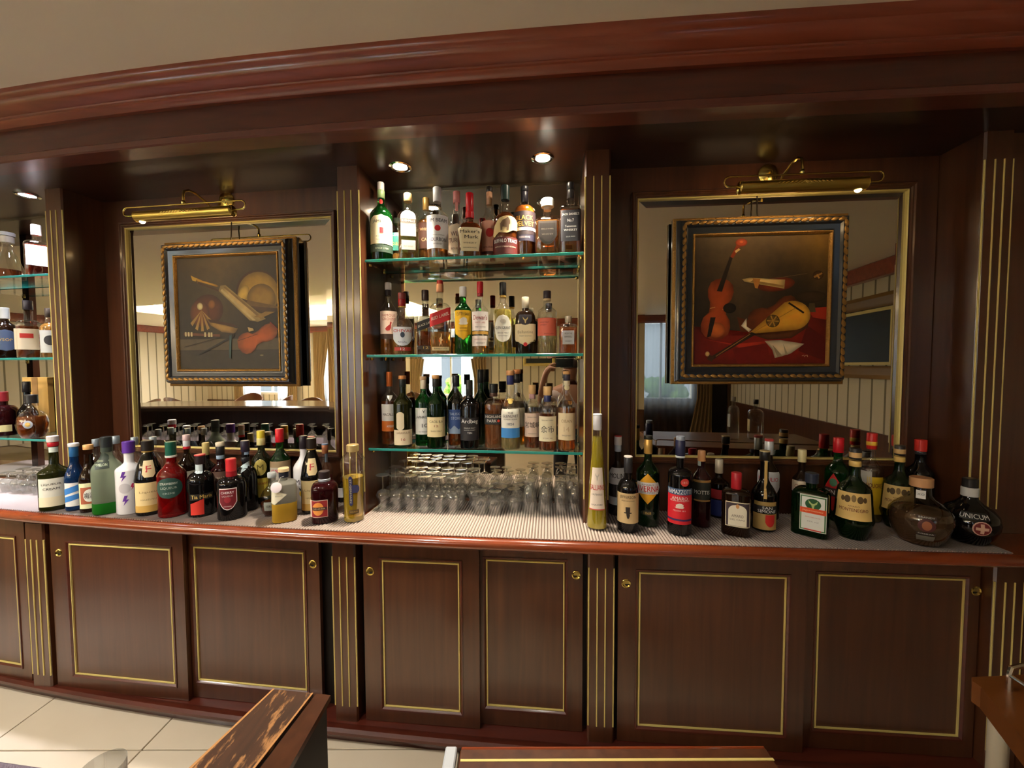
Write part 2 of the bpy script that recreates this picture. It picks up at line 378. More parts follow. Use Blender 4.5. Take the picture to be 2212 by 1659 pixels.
# counter and plinth
ct = thing('bar_worktop', 'long curved mahogany back bar worktop with rounded glossy nosing', 'worktop', (0, 0, 0))
MB().sweep([(.55, .8315), (.004, .8315), (-.01, .829), (-.019, .821), (-.022, .811), (-.02, .801), (-.012, .793), (0, .789), (.014, .786), (.018, .779), (.05, .777), (.55, .777)], XS, Yc).build('slab', W_N, ct)
pl = MB().sweep([(.5, .05), (.05, .05), (.04, .058), (.016, .062), (.004, .056), (.003, .046), (.012, .036), (.028, .03), (.031, 0), (.5, 0)], XS, Yc)
tag(pl.build('plinth', W_H), 'dark mahogany plinth step along the foot of the back bar', 'plinth')
bulk = MB().sweep([(.5, .7765), (.13, .7765), (.13, .0505), (.5, .0505)], XS, Yc)
tag(bulk.build('cabinet_carcass', W_D), 'dark interior of the base cabinets seen in the gaps beside the doors', 'cabinet interior')

# ribbed mats on the worktop
RIB = mat('mat_ribs', (202, 188, 180), .7); MATB = mat('mat_base', (112, 100, 92), .8)
def mat_depth(x):                     # how far back the mat reaches: short before the pilasters, deep in bays and niches
    for a, b in ((-2.135, -2.02), (-.724, -.622), (.259, .354), (1.612, 2.0)):
        if a <= x <= b: return .159
    if x < -2.135: return .33
    return .374 if -.622 < x < .259 else .312
def ribbed_mat(x0, x1, label):
    t = thing('counter_mat', label, 'mat', (0, 0, 0))
    cuts = [x0] + [c for c in (-2.135, -2.02, -.724, -.622, .259, .354) if x0 < c < x1] + [x1]; bk = MB()
    for a, b in zip(cuts, cuts[1:]):
        d = mat_depth((a + b) / 2); bk.sweep([(.004, .8316), (.004, .8332), (d, .8332), (d, .8316)], spread(a, b, 14), Yc)
    bk.build('backing', MATB, t)
    m = MB(); n = int((x1 - x0) / 0.0112); v = []; f = []
    for i in range(n):
        x = x0 + (i + .5) * (x1 - x0) / n; e = 1e-3; dy = (Yc(x + e) - Yc(x - e)) / (2 * e); l = math.hypot(1, dy); nx, ny = -dy / l, 1 / l
        b = len(v)
        for o in (.0, mat_depth(x) - .003):
            for (q, h) in ((-.0037, .8331), (-.0026, .8362), (0, .8373), (.0026, .8362), (.0037, .8331)):
                v.append((x + nx * o + q * ny, Yc(x) + ny * o - q * nx, h))
        for k in range(4): f.append((b + k, b + k + 1, b + 6 + k, b + 5 + k))
        f.append((b, b + 1, b + 2, b + 3, b + 4))
    o = m.add(v, f).build('ribs', RIB, t, ang=3); tag(o, None, None, None, 'stuff')
    return t
ribbed_mat(-3.3, -1.262, 'grey ribbed mat under the bottles left of the seam')
ribbed_mat(-1.258, 1.604, 'grey ribbed mat running from the seam under the niche glasses to the right end')

# pilasters: wood body, two inlaid front strips, two corner strips
def pilaster(x, y, ang, z0, z1, s0, s1, depth, name, label, width=.095):
    t = thing(name, label, 'pilaster', (x, y, z0), ang, 'pilasters')
    h = z1 - z0; w = width / 2; c = .006
    pts = [(-w + c, 0), (w - c, 0), (w, c), (w, depth), (-w, depth), (-w, c)]
    v = [(a, b, q) for q in (0, h) for a, b in pts]; n = 6
    f = [tuple(range(n))[::-1], tuple(range(n, 2 * n))] + [(i, (i + 1) % n, n + (i + 1) % n, n + i) for i in range(n)]
    MB().add(v, f).build('shaft', W_V, t, smooth=False)
    a, b = s0 - z0, s1 - z0
    for dx in (-.0145, .0145):
        MB().tube([(dx, -.0008, a), (dx, -.0008, b)], .0026, 8).build('gold_strip', GOLD, t)
    for s in (-1, 1):
        MB().tube([(s * (w - .0025), .0025, a), (s * (w - .0025), .0025, b)], .0031, 8).build('gold_strip', GOLD, t)
    return t
TOP = 2.237
names = ['beside the far-left niche', 'between the trumpet painting mirror and the whisky niche', 'between the whisky niche and the lute painting mirror', 'at the right end of the back bar']
for (x, y, a), nm in zip(((-2.048, 1.8125, (FL.a + F0.a) / 2), (-.654, 1.6225, (FL.a + FN.a) / 2), (.321, 1.5085, (FN.a + FR.a) / 2), (1.675, 1.397, FR.a)), names):
    pilaster(x, y, a, .8325, TOP, .925, 2.142, .235, 'upper_pilaster', 'tall mahogany pilaster with gold strips ' + nm)
lnames = ['left of the left cabinet doors', 'between the left and middle cabinets', 'between the middle and right cabinets', 'at the right end beyond the cabinets']
for (x, y, a), nm in zip(((-2.04, 1.6665, GL.a), (-.653, 1.5025, GN.a), (.3215, 1.41, GN.a), (1.67, 1.306, GR.a)), lnames):
    pilaster(x, y, a, .05, .777, .112, .707, .058, 'lower_pilaster', 'short mahogany base pilaster with gold strips ' + nm)

# wood panels behind the mirrors, and beyond the end pilasters
def back_panel(fr, u0, u1, w, z0, z1, name, label):
    o = MB().box(u0, u1, 0, .03, z0, z1).build(name, W_V, None, fr.p(0, w), fr.a, smooth=False); tag(o, label, None, None, 'structure')
back_panel(FL, .003, FL.L - .003, .158, .8325, TOP, 'wall_back_left', 'dark mahogany panel around the trumpet painting mirror')
back_panel(FR, .003, FR.L - .003, .158, .8325, TOP, 'wall_back_right', 'dark mahogany panel around the lute painting mirror')
back_panel(FX, 0, 1.0, .02, .8325, TOP, 'wall_back_end', 'dark mahogany panel at the right end of the back bar')
back_panel(GX, 0, 1.0, .0, .05, .777, 'wall_base_end', 'dark base panel at the right end below the worktop')

# niches: mirror back and glass shelves
def niche_mirror(fr, label):
    t = thing('niche_mirror', label, 'mirror', fr.p(fr.L / 2, .235, .8325), fr.a)
    h = TOP - .8325
    MB().box(-fr.L / 2, fr.L / 2, 0, .006, .012, h - .012).build('glass', MIRROR, t, smooth=False)
    MB().rect_frame(-fr.L / 2, fr.L / 2, 0, h, [(0, .004), (0, -.002), (.012, -.001), (.012, .004)]).build('edge', mat('mirror_edge', (150, 140, 120), .15, .9), t)
niche_mirror(FN, 'tall mirror lining the back of the whisky niche'); niche_mirror(F0, 'tall mirror lining the far-left niche')
SHELF_Z = (1.876, 1.488, 1.100)
GSH = clear_glass('shelf_glass', (.955, .985, .975))
def glass_shelf(fr, z, label):
    t = thing('glass_shelf', label, 'shelf', fr.p(fr.L / 2, .03, z), fr.a)
    L = fr.L / 2 - .004
    MB().box(-L, L, .0045, .196, -.011, -.0005).build('pane', GSH, t, smooth=False)
    MB().box(-L, L, 0, .004, -.011, -.0005, .001).build('polished_edge', G_EDGE, t)
    MB().box(-L, L, .1965, .1985, -.011, -.0005).build('polished_edge', G_EDGE, t)
    for s in (-1, 1):
        for yy in (.03, .165):
            MB().lathe([(.006, -.022), (.007, -.02), (.007, -.0115)], 12, (s * (L - .008), yy, 0)).build('shelf_peg', BRASS, t)
for z, nm in zip(SHELF_Z, ('top', 'middle', 'lowest')):
    glass_shelf(FN, z, nm + ' glass shelf of whisky bottles in the middle niche'); glass_shelf(F0, z, nm + ' glass shelf in the far-left niche')
# far-left end wall of that niche
back_panel(F0, -.05, 0, 0, .8325, TOP, 'wall_niche_end', 'mahogany end of the far-left niche')

# recessed halogen downlights in the niches
def downlight(x, y, colr, power, label, e):
    t = thing('downlight', label, 'spotlight', (x, y, TOP), 0, 'niche downlights')
    MB().lathe([(.044, 0), (.044, -.004), (.036, -.007), (.028, -.004), (.027, 0)], 28, cap0=False, cap1=False).build('ring', mat('chrome', (210, 205, 200), .12, 1), t)
    MB().lathe([(0, -.0025), (.027, -.0025)], 20, cap0=False, cap1=False).build('lamp', mat('halogen_%d' % (colr[2] * 100), (255, 240, 220), .5, emit=colr, estr=e), t)
    l = bpy.data.lights.new('downlight_beam', 'SPOT'); l.energy = power; l.color = colr; l.spot_size = math.radians(76); l.spot_blend = 1.0; l.shadow_soft_size = .03
    o = bpy.data.objects.new('downlight_beam', l); C.objects.link(o); o.parent = t; o.location = (0, 0, -.012)
WARM = (1.0, .85, .66); VIOL = (.88, .86, 1.0)
downlight(-.443, 1.625, WARM, 54, 'warm halogen downlight over the green whiskey bottle side of the niche', 60)
downlight(.121, 1.562, WARM, 54, 'warm halogen downlight over the square black-label side of the niche', 60)
downlight(-2.235, 1.875, VIOL, 55, 'cold violet-white downlight over the far-left niche', 60)
downlight(-2.7, 1.96, VIOL, 50, 'cold downlight beyond the frame in the far-left niche', 60)

# sliding cabinet doors
def cabinet(fr, doors, label, name='base_cabinet'):
    t = thing(name, label, 'cabinet', fr.p(fr.L / 2, .012, .05), fr.a)
    for (u0, u1, w, a, b, z0, z1, pull) in doors:
        d = MB(); o = -fr.L / 2; y = w - .012
        d.rect_frame(u0 + o, u1 + o, .002, .7265, [(0, y), (0, y + .018), (min(a - u0, u1 - b, z0 - .052) * .0 + .04, y + .018), (.04, y)])
        x0, x1 = u0 + o, u1 + o; A, B = a + o, b + o; za, zb = z0 - .05, z1 - .05
        d = MB()
        for (p0, p1, q0, q1) in ((x0, A - .012, .002, .7265), (B + .012, x1, .002, .7265), (A - .012, B + .012, .002, za - .012), (A - .012, B + .012, zb + .012, .7265)):
            d.box(p0, p1, y, y + .018, q0, q1)
        do = d.build('door', W_V, t, smooth=False)
        MB().rect_frame(A - .012, B + .012, za - .012, zb + .012, [(0, y + .01), (0, y - .003), (.005, y - .003), (.009, y + .001), (.012, y + .005), (.012, y + .01)]).build('moulding', W_H, do)
        MB().rect_frame(A, B, za, zb, [(0, y + .01), (0, y + .002), (.002, y + .0005), (.0052, y + .001), (.0058, y + .01)]).build('gold_inlay', GOLD, do)
        MB().box(A + .005, B - .005, y + .006, y + .014, za + .005, zb - .005).build('panel', W_V, do, smooth=False)
        if pull is not None:
            px, pz = pull[0] + o, pull[1] - .05
            k = MB().m(BRASS); prof = [(.0165, .002), (.0165, -.002), (.0145, -.003), (.0125, -.0016), (.011, -.0006), (0, -.0006)]
            n = 24
            for i in range(len(prof) - 1):
                r0, y0 = prof[i]; r1, y1 = prof[i + 1]; vv = []
                for q in range(n):
                    c_, s_ = math.cos(2 * PI * q / n), math.sin(2 * PI * q / n); vv += [(px + r0 * c_, y + y0, pz + r0 * s_), (px + r1 * c_, y + y1, pz + r1 * s_)]
                k.add(vv, [(2 * q, 2 * ((q + 1) % n), 2 * ((q + 1) % n) + 1, 2 * q + 1) for q in range(n)])
            k.m(BRASS)
            k.mi = [0] * len(k.mi); k.m(W_D); sd = 1 if pull[0] < (u0 + u1) / 2 else -1
            k.add([(px + sd * .0035 + .0075 * math.cos(q), y - .0009, pz - .002 + .0075 * math.sin(q)) for q in [PI * 1.0 + PI * i / 8 for i in range(9)]], [tuple(range(9))])  # flat dark half-disc painted as the shade of the thumb recess
            k.build('finger_pull', None, do)
    return t
cabinet(GL, [(.012, .645, .012, .10, .583, .117, .691, (.053, .650)), (.632, 1.225, .035, .668, 1.158, .124, .696, (1.199, .653))], 'mahogany base cabinet with two sliding doors left of the middle')
cabinet(GN, [(.027, .48, .012, .101, .404, .110, .694, (.055, .650)), (.468, .868, .035, .503, .801, .124, .703, (.844, .659))], 'narrow mahogany base cabinet with two doors below the whisky niche')
cabinet(GR, [(.015, .667, .012, .090, .601, .112, .690, (.043, .649)), (.655, 1.25, .035, .722, 1.205, .124, .694, (1.238, .655))], 'mahogany base cabinet with two doors below the lute painting')
cabinet(G0, [(.02, .86, .02, .09, .80, .12, .694, None)], 'mahogany base cabinet below the far-left niche')

# mirrors on the panels
def wall_mirror(fr, u0, u1, z0, z1, label):
    t = thing('wall_mirror', label, 'mirror', fr.p((u0 + u1) / 2, .158, z0), fr.a)
    w = (u1 - u0) / 2; h = z1 - z0
    MB().rect_frame(-w, w, 0, h, [(0, 0), (0, -.028), (.004, -.033), (.008, -.033), (.011, -.028), (.016, -.028), (.019, -.022), (.023, -.022), (.023, 0)]).build('frame', W_V, t)
    MB().rect_frame(-w + .022, w - .022, .022, h - .022, [(0, -.01), (0, -.02), (.003, -.023), (.0065, -.02), (.008, -.01)]).build('gold_bead', GOLD, t)
    i = .029
    MB().rect_frame(-w + i, w - i, i, h - i, [(0, -.0108), (.03, -.0128), (.03, -.008), (0, -.008)]).build('bevel', MIRROR, t, smooth=False)
    MB().box(-w + i + .03, w - i - .03, -.0128, -.0085, i + .03, h - i - .03).build('glass', MIRROR, t, smooth=False)
wall_mirror(FL, .122, 1.224, 1.030, 2.124, 'gold-beaded mahogany mirror behind the trumpet and drum painting')
wall_mirror(FR, .108, 1.168, 1.040, 2.132, 'gold-beaded mahogany mirror behind the violin and lute painting')

# ================================================================ paintings
def vcol_mat():
    m = bpy.data.materials.new('oil_paint'); m.use_nodes = True; nt = m.node_tree; p = nt.nodes['Principled BSDF']
    a = nt.nodes.new('ShaderNodeVertexColor'); a.layer_name = 'paint'
    tc = nt.nodes.new('ShaderNodeTexCoord'); nz = nt.nodes.new('ShaderNodeTexNoise'); nz.inputs['Scale'].default_value = 26; nz.inputs['Detail'].default_value = 5
    mx = nt.nodes.new('ShaderNodeMix'); mx.data_type = 'RGBA'; mx.blend_type = 'OVERLAY'; mx.inputs['Factor'].default_value = .35
    nt.links.new(tc.outputs['Object'], nz.inputs['Vector']); nt.links.new(a.outputs[0], mx.inputs['A']); nt.links.new(nz.outputs[0], mx.inputs['B']); nt.links.new(mx.outputs['Result'], p.inputs['Base Color'])
    bp = nt.nodes.new('ShaderNodeBump'); bp.inputs['Strength'].default_value = .25; bp.inputs['Distance'].default_value = .002
    nt.links.new(nz.outputs[0], bp.inputs['Height']); nt.links.new(bp.outputs[0], p.inputs['Normal'])
    p.inputs['Roughness'].default_value = .45; p.inputs['Specular IOR Level'].default_value = .3
    return m
OIL = vcol_mat()
class Canvas:
    """flat painted shapes in canvas units (0..1, 0..1), each layer a hair in front of the last"""
    def __init__(s, w, h, gain): s.w, s.h, s.g = w, h, gain; s.v = []; s.f = []; s.c = []; s.y = 0.0
    def poly(s, pts, *cols, soft=True):
        b = len(s.v); s.y -= .00006; n = len(pts)
        for i, (x, z) in enumerate(pts):
            c = cols[i % len(cols)]; k = .74 if soft and n > 4 else 1.0
            s.v.append(((x - .5) * s.w, s.y, z * s.h)); s.c.append(tuple(q * k for q in c))
        if n <= 4: s.f.append(tuple(range(b, b + n))); return
        # modelled form: lighter in the middle, darker at the outline
        cx = sum(p[0] for p in pts) / n; cz = sum(p[1] for p in pts) / n; c = cols[0]
        for i, (x, z) in enumerate(pts):
            s.v.append(((cx + (x - cx) * .62 - .5) * s.w, s.y, (cz + (z - cz) * .62) * s.h)); s.c.append(tuple(min(255, q * 1.04) for q in c))
        s.v.append(((cx - .5) * s.w, s.y, cz * s.h)); s.c.append(tuple(min(255, q * 1.16) for q in c))
        for i in range(n):
            j = (i + 1) % n; s.f.append((b + i, b + j, b + n + j, b + n + i)); s.f.append((b + n + i, b + n + j, b + 2 * n))
    def ell(s, x, z, rx, rz, c, rot=0.0, c2=None, a0=0, a1=360):
        n = 28; P = []; K = []
        for i in range(n + (1 if a1 - a0 < 360 else 0)):
            a = math.radians(a0 + (a1 - a0) * i / n); u, v = rx * math.cos(a), rz * math.sin(a)
            P.append((x + u * math.cos(rot) - v * math.sin(rot), z + u * math.sin(rot) + v * math.cos(rot)))
            K.append(c if c2 is None or math.sin(a) > -.2 else c2)
        s.poly(P, *K)
    def line(s, a, b, w0, w1, c):
        dx, dz = b[0] - a[0], b[1] - a[1]; l = math.hypot(dx, dz); nx, nz = -dz / l, dx / l
        s.poly([(a[0] + nx * w0, a[1] + nz * w0), (b[0] + nx * w1, b[1] + nz * w1), (b[0] - nx * w1, b[1] - nz * w1), (a[0] - nx * w0, a[1] - nz * w0)], c)
    def grid(s, fn, n=14):
        for i in range(n):
            for j in range(n):
                q = [(i / n, j / n), ((i + 1) / n, j / n), ((i + 1) / n, (j + 1) / n), (i / n, (j + 1) / n)]
                b = len(s.v)
                for x, z in q: s.v.append(((x - .5) * s.w, 0, z * s.h)); s.c.append(fn(x, z))
                s.f.append((b, b + 1, b + 2, b + 3))
    def build(s, parent, y):
        me = bpy.data.meshes.new('canvas'); me.from_pydata(s.v, [], s.f); me.materials.append(OIL)
        ca = me.color_attributes.new('paint', 'FLOAT_COLOR', 'POINT')
        flatc = []
        for c in s.c: q = col(*c); flatc += [q[0] * s.g, q[1] * s.g * .88, q[2] * s.g * .68, 1]
        ca.data.foreach_set('color', flatc); me.update()
        o = bpy.data.objects.new('canvas', me); C.objects.link(o); o.parent = parent; o.location = (0, y, 0)
        return o
def mixc(a, b, t): return tuple(a[i] + (b[i] - a[i]) * max(0, min(1, t)) for i in range(3))
def bodyshape(cx, cz, L, rot, lo, up, waist):
    """violin outline"""
    P = []
    prof = [(0, 0), (.04, .6 * lo), (.12, .92 * lo), (.22, lo), (.34, .9 * lo), (.43, waist), (.52, waist * .96), (.6, waist * 1.02), (.68, .92 * up), (.8, up), (.91, .85 * up), (.97, .5 * up), (1, 0)]
    for t, w in prof: P.append((w, t * L))
    for t, w in prof[-2:0:-1]: P.append((-w, t * L))
    c, s = math.cos(rot), math.sin(rot)
    return [(cx + x * c - z * s, cz + x * s + z * c) for x, z in P]
def painting_trumpet(c):
    c.grid(lambda x, z: mixc(mixc((50, 40, 26), (100, 84, 54), 1.1 - abs(x - .42) * 1.6 - abs(z - .92) * 1.1), (44, 38, 28), .55 if z < .3 else 0))
    c.poly([(0, .17), (1, .17), (1, .27), (0, .27)], (92, 80, 62)); c.poly([(0, 0), (1, 0), (1, .165), (0, .165)], (62, 54, 42))
    c.ell(.805, .668, .215, .205, (100, 62, 24)); c.ell(.81, .662, .203, .193, (186, 150, 62)); c.ell(.66, .66, .05, .09, (214, 178, 84), -.5); c.ell(.84, .62, .14, .13, (160, 126, 52));
    c.poly([(.58, .62), (1.0, .535), (.98, .50), (.86, .48), (.62, .58)], (86, 60, 32))
    c.poly([(.60, .63), (1.0, .55), (1.0, .53), (.7, .56)], (120, 92, 48))
    c.poly([(.14, .845), (.17, .80), (.40, .735), (.42, .74), (.40, .755), (.24, .80)], (196, 150, 46)); c.poly([(.14, .845), (.155, .80), (.19, .79), (.20, .815)], (222, 180, 74))
    c.line((.2, .78), (.7, .60), .006, .008, (84, 54, 20)); c.line((.2, .80), (.21, .775), .004, .004, (120, 84, 30))
    c.ell(.36, .545, .09, .095, (196, 156, 54)); c.ell(.30, .53, .16, .14, (96, 52, 26), .2); c.ell(.22, .50, .10, .12, (116, 66, 32))
    for i in range(5):
        a = -2.5 + i * .42; c.poly([(.24, .53), (.24 + .15 * math.cos(a), .53 + .19 * math.sin(a)), (.24 + .15 * math.cos(a + .2), .53 + .19 * math.sin(a + .2))], (176, 140, 78))
    c.poly([(.27, .47), (.30, .44), (.60, .36), (.57, .315), (.44, .33), (.33, .39)], (158, 124, 66)); c.poly([(.30, .45), (.56, .40), (.60, .37), (.32, .42)], (78, 44, 22))
    c.ell(.225, .565, .03, .033, (224, 206, 160)); c.ell(.345, .58, .035, .04, (150, 96, 44))
    c.poly([(.42, .70), (.44, .745), (.49, .75), (.88, .44), (.80, .415), (.72, .43)], (196, 170, 112)); c.poly([(.47, .73), (.49, .735), (.86, .445), (.83, .44)], (146, 118, 70)); c.poly([(.44, .70), (.455, .715), (.78, .43), (.75, .43)], (214, 192, 138))
    c.poly([(.76, .46), (.88, .505), (.97, .50), (.84, .45)], (160, 128, 70))
    c.line((.05, .318), (.42, .30), .012, .011, (112, 66, 40))
    for a in (.06, .09, .12, .26, .30, .325): c.line((a, .318 - .03 * a), (a + .018, .318 - .03 * a), .02, .02, (214, 200, 160))
    c.poly(bodyshape(.60, .19, .42, -1.16, .095, .075, .055), (172, 84, 26), (148, 66, 20), (186, 100, 36)); c.line((.60, .25), (.80, .31), .002, .002, (70, 34, 14))
    c.line((.20, .13), (.56, .295), .006, .010, (40, 36, 28)); c.line((.05, .2), (.62, .33), .003, .003, (60, 46, 28))
    c.poly([(.515, .30), (.54, .31), (.53, .2), (.525, .09), (.505, .10), (.51, .2)], (58, 88, 98)); c.poly([(.70, .37), (.75, .36), (.76, .34), (.71, .33)], (206, 180, 130))
    c.line((.92, .41), (1.0, .34), .006, .004, (140, 50, 24)); c.ell(.83, .12, .02, .008, (130, 120, 96))
def painting_lute(c):
    c.grid(lambda x, z: mixc(mixc((40, 32, 24), (92, 76, 54), 1.3 - abs(x - .35) * 1.8 - abs(z - 1) * 1.2), (128, 98, 44), .9 - abs(x - .95) * 2.2 - abs(z - .95) * 1.6))
    c.poly([(0, 0), (1, 0), (1, .44), (.88, .42), (.8, .33), (.62, .22), (.40, .28), (.28, .22), (.1, .2), (0, .3)], (112, 26, 18), (126, 30, 20), (92, 18, 14))
    c.poly([(.06, .20), (.30, .16), (.60, .18), (.40, .09), (.32, .14)], (156, 44, 26)); c.poly([(.30, .12), (.56, .16), (.60, .0), (.34, .0)], (104, 20, 16)); c.poly([(.86, .43), (1, .44), (1, .34), (.9, .36)], (148, 40, 24))
    c.poly([(.86, .3), (1, .2), (1, .02), (.8, .1)], (82, 16, 14))
    c.poly(bodyshape(.42, .30, .42, -1.15, .10, .10, .07), (104, 50, 24), (82, 38, 18), (120, 60, 28)); c.ell(.62, .62, .14, .055, (112, 44, 22), .1); c.poly([(.33, .37), (.46, .33), (.45, .26), (.36, .25)], (90, 44, 20))
    c.line((.45, .645), (.85, .70), .002, .002, (96, 80, 56)); c.ell(.93, .685, .04, .035, (66, 44, 24)); c.line((.90, .67), (.96, .70), .008, .006, (150, 112, 60)); c.line((.92, .69), (.94, .66), .006, .006, (170, 130, 70))
    c.ell(.88, .52, .12, .045, (52, 38, 24)); c.line((.89, .47), (.89, .40), .02, .03, (76, 68, 48))
    c.poly(bodyshape(.15, .19, .49, -.13, .115, .10, .068), (150, 66, 30), (132, 54, 24), (168, 80, 40)); c.ell(.17, .27, .07, .06, (176, 92, 44)); c.poly([(.10, .21), (.13, .22), (.165, .37), (.125, .37)], (34, 24, 18))
    c.poly([(.17, .575), (.21, .57), (.285, .83), (.265, .845)], (42, 32, 24)); c.poly([(.268, .84), (.29, .83), (.345, .92), (.315, .935)], (140, 56, 26)); c.ell(.35, .95, .045, .032, (160, 62, 30)); c.ell(.35, .955, .02, .014, (188, 92, 52)); c.poly([(.31, .87), (.345, .895), (.33, .905), (.30, .885)], (220, 190, 140))
    c.line((.12, .44), (.16, .45), .003, .003, (200, 150, 100)); c.line((.215, .43), (.235, .44), .003, .003, (200, 150, 100))
    c.poly([(.36, .665), (.38, .645), (.68, .585), (.685, .655), (.42, .675)], (206, 180, 124)); c.poly([(.42, .64), (.67, .595), (.68, .61), (.44, .655)], (150, 120, 72)); c.poly([(.44, .67), (.50, .665), (.48, .59), (.46, .595)], (176, 120, 56))
    c.ell(.27, .44, .05, .04, (30, 22, 16)); c.poly([(.36, .30), (.40, .36), (.40, .29), (.44, .27), (.42, .25)], (214, 208, 192))
    c.poly([(.43, .235), (.56, .19), (.74, .20), (.86, .28), (.88, .37), (.83, .30), (.72, .24), (.52, .225)], (84, 48, 24))
    P = [(.415, .235)] + [(.745 + .135 * math.cos(math.radians(a)) * 1.0, .375 + .115 * math.sin(math.radians(a)) + .0 * a) for a in range(-75, 126, 12)]
    c.poly(P, (206, 154, 54), (196, 142, 46), (214, 164, 62)); c.ell(.60, .335, .052, .05, (96, 74, 34)); 
    for k in range(6): c.line((.60 + .045 * math.cos(k), .335 + .045 * math.sin(k)), (.60 - .045 * math.cos(k), .335 - .045 * math.sin(k)), .0025, .0025, (180, 140, 60))
    c.line((.715, .475), (.83, .395), .007, .007, (46, 30, 18)); c.line((.44, .24), (.77, .435), .0018, .0018, (150, 108, 44))
    c.poly([(.40, .225), (.44, .25), (.48, .235), (.20, .07), (.13, .02), (.12, .05)], (52, 36, 22)); c.poly([(.10, .04), (.14, .015), (.16, .06), (.12, .07)], (64, 44, 26)); c.ell(.105, .08, .018, .02, (190, 160, 110)); c.line((.17, .06), (.43, .235), .003, .003, (150, 112, 60))
    c.poly([(.54, .18), (.66, .185), (.84, .155), (.74, .08), (.66, .055), (.62, .045), (.60, .11)], (196, 186, 168)); c.poly([(.60, .15), (.68, .06), (.64, .05)], (150, 140, 122)); c.poly([(.68, .16), (.72, .07), (.70, .07)], (158, 148, 130))
    for k in range(4): c.line((.825 + k * .012, .06 + .008 * (k % 2)), (.832 + k * .012, .052 + .012 * ((k + 1) % 2)), .002, .002, (190, 176, 150))

LEAF = MB().lathe([(.001, -.015), (.006, -.010), (.0078, -.001), (.0055, .007), (.001, .015)], 8)
LEAF.v = [(x, y * .75, z) for x, y, z in LEAF.v]
BLK = mat('frame_black', (34, 38, 44), .3, 0, .4); FGOLD = mat('frame_gilt', (164, 122, 60), .42, .6, bump=(160, .5)); FG2 = mat('frame_leaf_gilt', (150, 112, 56), .45, .6)
def framed_painting(fr, u0, u1, z0, z1, label, painter, gain):
    t = thing('framed_painting', label, 'painting', fr.p((u0 + u1) / 2, .128, z0), fr.a)
    w = (u1 - u0) / 2; h = z1 - z0          # local y: 0 = back of the frame, negative towards the room
    fo = MB().rect_frame(-w, w, 0, h, [(0, 0), (0, -.022), (.012, -.03), (.016, -.048), (.022, -.060), (.040, -.060), (.046, -.052), (.052, -.050), (.060, -.046), (.066, -.046), (.066, -.02), (.02, 0)]).build('frame', BLK, t)
    MB().rect_frame(-w, w, 0, h, [(-.001, -.014), (-.001, -.022), (.004, -.0265), (.009, -.0285), (.010, -.026), (.005, -.02)]).build('outer_gilt_line', FGOLD, t)
    MB().rect_frame(-w + .0665, w - .0665, .0665, h - .0665, [(0, -.044), (.002, -.050), (.006, -.051), (.010, -.046), (.012, -.036), (0, -.036)]).build('inner_gilt_fillet', FGOLD, t)
    leaf = None; d = .031
    def put(x, z, ry):
        nonlocal leaf
        if leaf is None: leaf = LEAF.build('carved_leaf', FG2, fo)
        else:
            o = bpy.data.objects.new('carved_leaf', leaf.data); C.objects.link(o); o.parent = fo
        q = fo.children[-1] if False else (leaf if put.n == 0 else o)
        q.location = (x, -.061, z); q.rotation_euler = (0, ry, 0); put.n += 1
    put.n = 0
    nx = int((2 * w - 2 * d) / .026); nz = int((h - 2 * d) / .026)
    for i in range(nx):
        x = -w + d + (i + .5) * (2 * w - 2 * d) / nx
        put(x, d, PI / 2 + .25); put(x, h - d, PI / 2 - .25)
    for i in range(nz):
        z = d + (i + .5) * (h - 2 * d) / nz
        put(-w + d, z, .25); put(w - d, z, -.25)
    cv = Canvas(2 * w - .157, h - .157, gain); painter(cv); o = cv.build(t, -.040); o.location = (0, -.040, .0785)
    MB().box(-w + .06, w - .06, -.036, -.03, .06, h - .06).build('backing_board', mat('board', (90, 70, 50), .9), t)
    MB().tube([(0, -.012, h - .004), (0, -.006, h + .02), (0, -.002, h + .085)], .003, 6).build('hanging_wire', mat('wire', (70, 60, 50), .4, .8), t)
framed_painting(FL, .395, 1.050, 1.353, 2.009, 'black and gilt framed still life with trumpet, drum and violin', painting_trumpet, .62)
framed_painting(FR, .262, .905, 1.366, 2.012, 'black and gilt framed still life with upright violin and yellow lute', painting_lute, 1.15)

